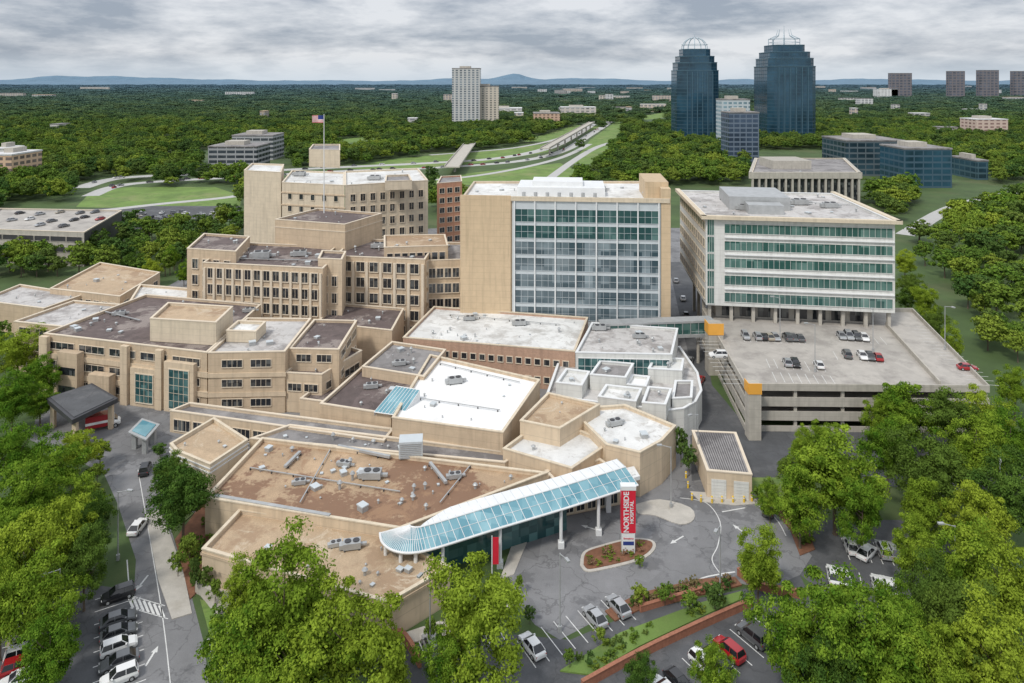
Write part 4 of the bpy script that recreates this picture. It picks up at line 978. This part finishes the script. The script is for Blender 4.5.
def treeproto(seed,ncl,nl,ls,mt,label,sp=.37):
    rt=bpy.data.objects.new('tree',None); rt['label']=label; rt['category']='tree'
    tr=bpy.data.objects.new('trunk',trunk(seed)); tr.parent=rt
    cw=bpy.data.objects.new('crown',crown('crown',seed,ncl,nl,ls,mt,sp)); cw.parent=rt
    return [rt,tr,cw]
NEAR=[treeproto(s,n_,230,.0145,m,lb) for s,m,lb,n_ in ((1,'leaf','large leafy tree with bright spring green crown',120),(2,'leaf','spreading bright green tree with uneven crown',105),(3,'leafdark','large dark green tree with dense crown',125),(4,'leaf','tall light green tree with clumped foliage',110),(5,'leaf','open crowned light green tree with visible limbs',85),(6,'leafdark','deep green tree with loose layered crown',95))]
MID=[treeproto(s,60,42,.038,m,lb,sp) for s,m,lb,sp in ((11,'leafm','bright green tree in wooded strip',.37),(12,'leafdarkm','dark green tree in wooded strip',.32),(13,'leafm','rounded green tree near hospital',.36))]
def tree(x,y,h,wf,protos,rnd,group,idx=None):
    pr=protos[idx if idx is not None else rnd.randrange(len(protos))]
    o=pr[0].copy(); o.location=(x,y,0); o.rotation_euler[2]=rnd.uniform(0,6.28); o.scale=(h*wf,h*wf,h); o['group']=group; COL.objects.link(o)
    for c in pr[1:]:
        c2=c.copy(); c2.parent=o; COL.objects.link(c2)
TR=random.Random(21)
NT=[(18,350,50,12),(42,375,36,10),(12,398,50,12),(40,402,36,8),(15,450,60,13),(52,468,55,11),(25,500,65,13),(72,500,50,10),(5,548,70,13),(50,545,75,14),(88,528,40,10),(84,560,50,11),(40,598,75,13),(0,600,50,12),
 (78,450,36,8),(50,650,60,9),(183,495,62,12),(170,475,34,9),
 (248,592,50,10),(285,610,110,16),(350,640,110,15),(250,655,90,13),(300,668,90,12),(390,672,50,9),
 (478,612,100,14),(450,660,55,9),(640,674,34,6),(712,665,40,8),
 (758,560,48,10),(835,475,90,15),(800,500,54,12),(862,505,48,12),(905,412,60,13),(888,450,48,12),(935,470,70,14),(925,510,50,11),(975,450,60,13),(1005,495,70,14),(975,520,60,12),(1010,440,50,13),(950,418,56,13),(985,415,50,13),(880,415,34,10),
 (965,575,70,14),(1008,590,80,15),(965,625,80,14),(845,622,105,15),(800,640,80,14),(890,655,80,13),(935,670,70,12),(830,675,70,11),(1000,660,90,14),(925,600,56,12),(912,548,44,10),(900,625,50,12),
 (1015,385,36,12),(790,470,28,7),(803,450,32,9),(822,440,30,9),(770,500,26,6),(170,258,20,10),(150,270,20,9),(182,246,16,10),(130,262,20,9),(184,272,16,8),
 (905,262,22,10),(910,285,24,10),(925,300,26,11),(935,325,26,11),(950,345,26,11),(906,300,18,8)]
for (cx_,cy_,wp,h) in NT:
    x,y=P(cx_,cy_,.61*h); sc_=(cy_-80)/(70-.61*h); wm=wp/sc_; tree(x,y,h,wm/(h*.86),NEAR,TR,'trees around the hospital grounds')
SM=[(190,545,18,5),(178,560,16,4),(205,575,16,4),(195,570,10,6),(681,440,14,8),(689,455,16,6),(640,560,10,2),(640,592,16,3),(665,592,16,3),(600,634,14,2.5),(690,600,18,3),(715,592,22,4),(570,656,12,2.5),(520,582,8,3),
 (97,470,16,4),(92,492,18,5),(215,588,14,4),(160,448,14,3),(100,448,20,5),(75,440,20,5),(530,612,12,2.5),(770,486,14,3),(758,492,12,3),(430,628,14,4)]
for (cx_,cy_,wp,h) in SM:
    x,y=P(cx_,cy_,.61*h); sc_=(cy_-80)/(70-.61*h); tree(x,y,h,wp/sc_/(h*.8),MID,TR,'small ornamental trees')
sh=[crown('shrub',s,24,40,.06,m) for s,m in ((31,'leafm'),(32,'leafdarkm'),(33,'flower'))]
def shrub(x,y,s,k,z=0): 
    o=ob('shrub',sh[k],None,(x,y,z-.25*s),TR.uniform(0,6),label=('pink flowering shrub in mulch bed' if k==2 else 'clipped green shrub in planting bed'),category='shrub',group='planting bed shrubs'); o.scale=(s,s,s*.9)
def shrubs(poly,n,ks,smin=1.,smax=2.,z=0.1):
    xs=[p[0] for p in poly]; ys=[p[1] for p in poly]; c=0
    while c<n:
        q=(TR.uniform(min(xs),max(xs)),TR.uniform(min(ys),max(ys)))
        if inside(q,poly): shrub(*P(*q),TR.uniform(smin,smax),TR.choice(ks),z); c+=1
shrubs([(586,566),(590,555),(615,548),(650,543),(650,551),(620,563),(595,569)],22,[0,2,2],.7,1.4,.2)
shrubs([(608,615),(642,595),(700,584),(733,580),(738,586),(700,594),(650,604)],34,[0,1,2,2],1.,1.8)
shrubs([(565,668),(622,636),(700,607),(736,596),(700,614),(640,642),(595,672)],26,[0,0,1],.9,1.6)
shrubs([(178,545),(205,505),(222,520),(203,560),(198,590),(192,596)],16,[0,1],1.2,2.2)
shrubs([(768,502),(788,502),(804,525),(812,548),(800,552),(790,530)],14,[0,1],1.,2.)
shrubs([(203,604),(330,644),(325,680),(228,680)],24,[0,1],1.5,3.)
shrubs([(60,440),(95,440),(100,480),(112,520),(100,560),(60,520)],24,[0,1],1.5,3.)
BLK=[[(0,203),(125,203),(125,248),(0,250)],[(-30,284),(190,280),(190,330),(-30,330)],[(745,150),(865,150),(865,212),(745,212)],[(815,170),(990,170),(990,196),(815,196)],
 [(200,150),(290,150),(290,174),(200,174)],[(118,207),(243,207),(243,226),(118,226)],[(920,190),(1084,178),(1084,198),(960,212),(905,242),(900,230)]]
OKR=[[(-60,84),(1084,84),(1084,172),(-60,172)],[(-60,165),(248,165),(246,236),(186,284),(120,280),(60,280),(-60,284)],
 [(600,165),(1084,165),(1084,520),(1060,450),(1040,420),(985,350),(905,240),(860,190),(760,186),(680,186),(600,190)],[(430,165),(480,165),(470,200),(430,200)],[(-60,300),(-5,300),(-5,560),(-60,600)],[(430,186),(465,186),(462,215),(432,215)],[(560,170),(610,160),(610,190),(560,188)]]
def okpt(u,v):
    if not any(inside((u,v),p) for p in OKR): return False
    for fr_ in (0,.08,.15):
        vv=v-fr_*(v-80)
        if any(inside((u,vv),p) for p in CLEAR): return False
    if any(inside((u,v),p) for p in BLK): return False
    return True
hwx=np.array([p for h_ in HW for p in h_])
pts=[]
d=136.
while d<8500:
    sp=8.8 if d<800 else (8.8+(d-800)*.024)
    xm=.80*d+20; x=-xm+TR.uniform(0,sp)
    while x<xm:
        xx=x+TR.uniform(-.45,.45)*sp; yy=d+TR.uniform(-.5,.5)*sp
        u=512+xx*F/yy; v=80+49000/yy
        gap=math.sin(xx*.031+1.3)*math.sin(yy*.023+xx*.011)
        if okpt(u,v) and not (gap>.72 and yy<900):
            if yy>2500 or np.min((hwx[:,0]-xx)**2+(hwx[:,1]-yy)**2)>(12**2): pts.append((xx,yy,sp))
        x+=sp
    d+=sp*.95
pts.sort(key=lambda p:p[1])
ind=[p for p in pts if p[1]<420][:200]; rest=pts[len(ind):]
for (x,y,sp) in ind: tree(x,y,TR.uniform(7,13) if y>200 else TR.uniform(6,10),TR.uniform(.85,1.15),MID,TR,'trees in wooded strips')
print('forest points',len(rest),'individual',len(ind))
me=bpy.data.meshes.new('forest'); me.vertices.add(len(rest))
rr=np.random.default_rng(5); A=np.array(rest)
A3=np.column_stack([A[:,0],A[:,1],np.zeros(len(A))]).astype(np.float32); me.vertices.foreach_set('co',A3.ravel())
hh=rr.uniform(7,16,len(A))*np.clip(1+(A[:,1]-2500)/14000,1,1.4); ww=np.maximum(hh*.9,A[:,2]*1.42)*rr.uniform(.8,1.2,len(A))
at=me.attributes.new('scl','FLOAT_VECTOR','POINT'); at.data.foreach_set('vector',np.column_stack([ww,ww,hh]).astype(np.float32).ravel())
at=me.attributes.new('rot','FLOAT_VECTOR','POINT'); at.data.foreach_set('vector',np.column_stack([0*hh,0*hh,rr.uniform(0,6.28,len(A))]).astype(np.float32).ravel())
me.update()
fo=ob('forest',me,kind='stuff',label='dense green suburban forest stretching to the horizon',category='forest')
ng=bpy.data.node_groups.new('forest','GeometryNodeTree')
ng.interface.new_socket('Geometry',in_out='INPUT',socket_type='NodeSocketGeometry'); ng.interface.new_socket('Geometry',in_out='OUTPUT',socket_type='NodeSocketGeometry')
N_=ng.nodes; K=ng.links; gi=N_.new('NodeGroupInput'); go=N_.new('NodeGroupOutput'); ip=N_.new('GeometryNodeInstanceOnPoints'); jn=N_.new('GeometryNodeJoinGeometry')
refs=[]; seen=set()
for o in COL.objects:
    if o.name.startswith('crown') and o.data.name in (MID[0][2].data.name,MID[1][2].data.name,MID[2][2].data.name) and o.data.name not in seen:
        seen.add(o.data.name); refs.append(o)
for o in refs:
    oi=N_.new('GeometryNodeObjectInfo'); oi.inputs['Object'].default_value=o; oi.inputs['As Instance'].default_value=True; oi.transform_space='ORIGINAL'; K.new(oi.outputs['Geometry'],jn.inputs[0])
na=N_.new('GeometryNodeInputNamedAttribute'); na.data_type='FLOAT_VECTOR'; na.inputs[0].default_value='scl'
nb=N_.new('GeometryNodeInputNamedAttribute'); nb.data_type='FLOAT_VECTOR'; nb.inputs[0].default_value='rot'
ip.inputs['Pick Instance'].default_value=True
K.new(gi.outputs[0],ip.inputs['Points']); K.new(jn.outputs[0],ip.inputs['Instance']); K.new(na.outputs[0],ip.inputs['Scale']); K.new(nb.outputs[0],ip.inputs['Rotation']); K.new(ip.outputs[0],go.inputs[0])
md=fo.modifiers.new('forest','NODES'); md.node_group=ng
# ================================================================= LIGHT / SKY / CAMERA
wd=bpy.data.worlds.new('World'); S.world=wd; wd.use_nodes=True; n=wd.node_tree.nodes; l=wd.node_tree.links
bg=n['Background']; tc=n.new('ShaderNodeTexCoord'); sp=n.new('ShaderNodeSeparateXYZ'); l.new(tc.outputs['Generated'],sp.inputs[0])
sky=n.new('ShaderNodeTexSky'); sky.sky_type='NISHITA'; sky.sun_disc=False; sky.sun_elevation=math.radians(55); sky.sun_rotation=math.radians(200)
mp=n.new('ShaderNodeMapping'); mp.inputs['Scale'].default_value=(1,1,4.); mp.inputs['Location'].default_value=(.3,.2,.1); l.new(tc.outputs['Generated'],mp.inputs[0])
n1=noise(n,l,mp.outputs[0],4.2,9,.55,.3); n2=noise(n,l,mp.outputs[0],13.,7,.62)
f=mathn(n,l,'ADD',mathn(n,l,'MULTIPLY',n1,.66),mathn(n,l,'MULTIPLY',n2,.34))
f=ramp(n,l,f,.40,.58)
c=mixc(n,l,f,(.35,.40,.48),(.80,.82,.86))
hz=ramp(n,l,sp.outputs[2],0.,.035,.8,0.)
c=mixc(n,l,hz,c,(.66,.75,.84))
up=ramp(n,l,sp.outputs[2],.12,.6,1.,1.6)
s2=n.new('ShaderNodeVectorMath'); s2.operation='SCALE'; l.new(c,s2.inputs[0]); l.new(up,s2.inputs['Scale'])
ss=n.new('ShaderNodeVectorMath'); ss.operation='SCALE'; l.new(sky.outputs[0],ss.inputs[0]); ss.inputs['Scale'].default_value=.09
c=mixc(n,l,.9,ss.outputs[0],s2.outputs[0])
l.new(c,bg.inputs[0]); bg.inputs[1].default_value=1.0
sd=bpy.data.lights.new('sun','SUN'); sd.energy=2.2; sd.angle=math.radians(9); sd.color=(1,.95,.87)
so=bpy.data.objects.new('sun',sd); COL.objects.link(so); so.rotation_euler=(math.radians(38),math.radians(-10),math.radians(-25)); so.location=(0,0,200)
cam=bpy.data.cameras.new('camera'); co=bpy.data.objects.new('camera',cam); COL.objects.link(co); S.camera=co
co.location=(0,0,H); co.rotation_euler=(math.radians(90),0,0); cam.sensor_width=36; cam.lens=36*F/1024; cam.shift_y=-(341.5-80)/1024; cam.clip_end=60000; cam.clip_start=.5
S.view_settings.view_transform='Standard'; S.view_settings.look='None'; S.view_settings.exposure=0
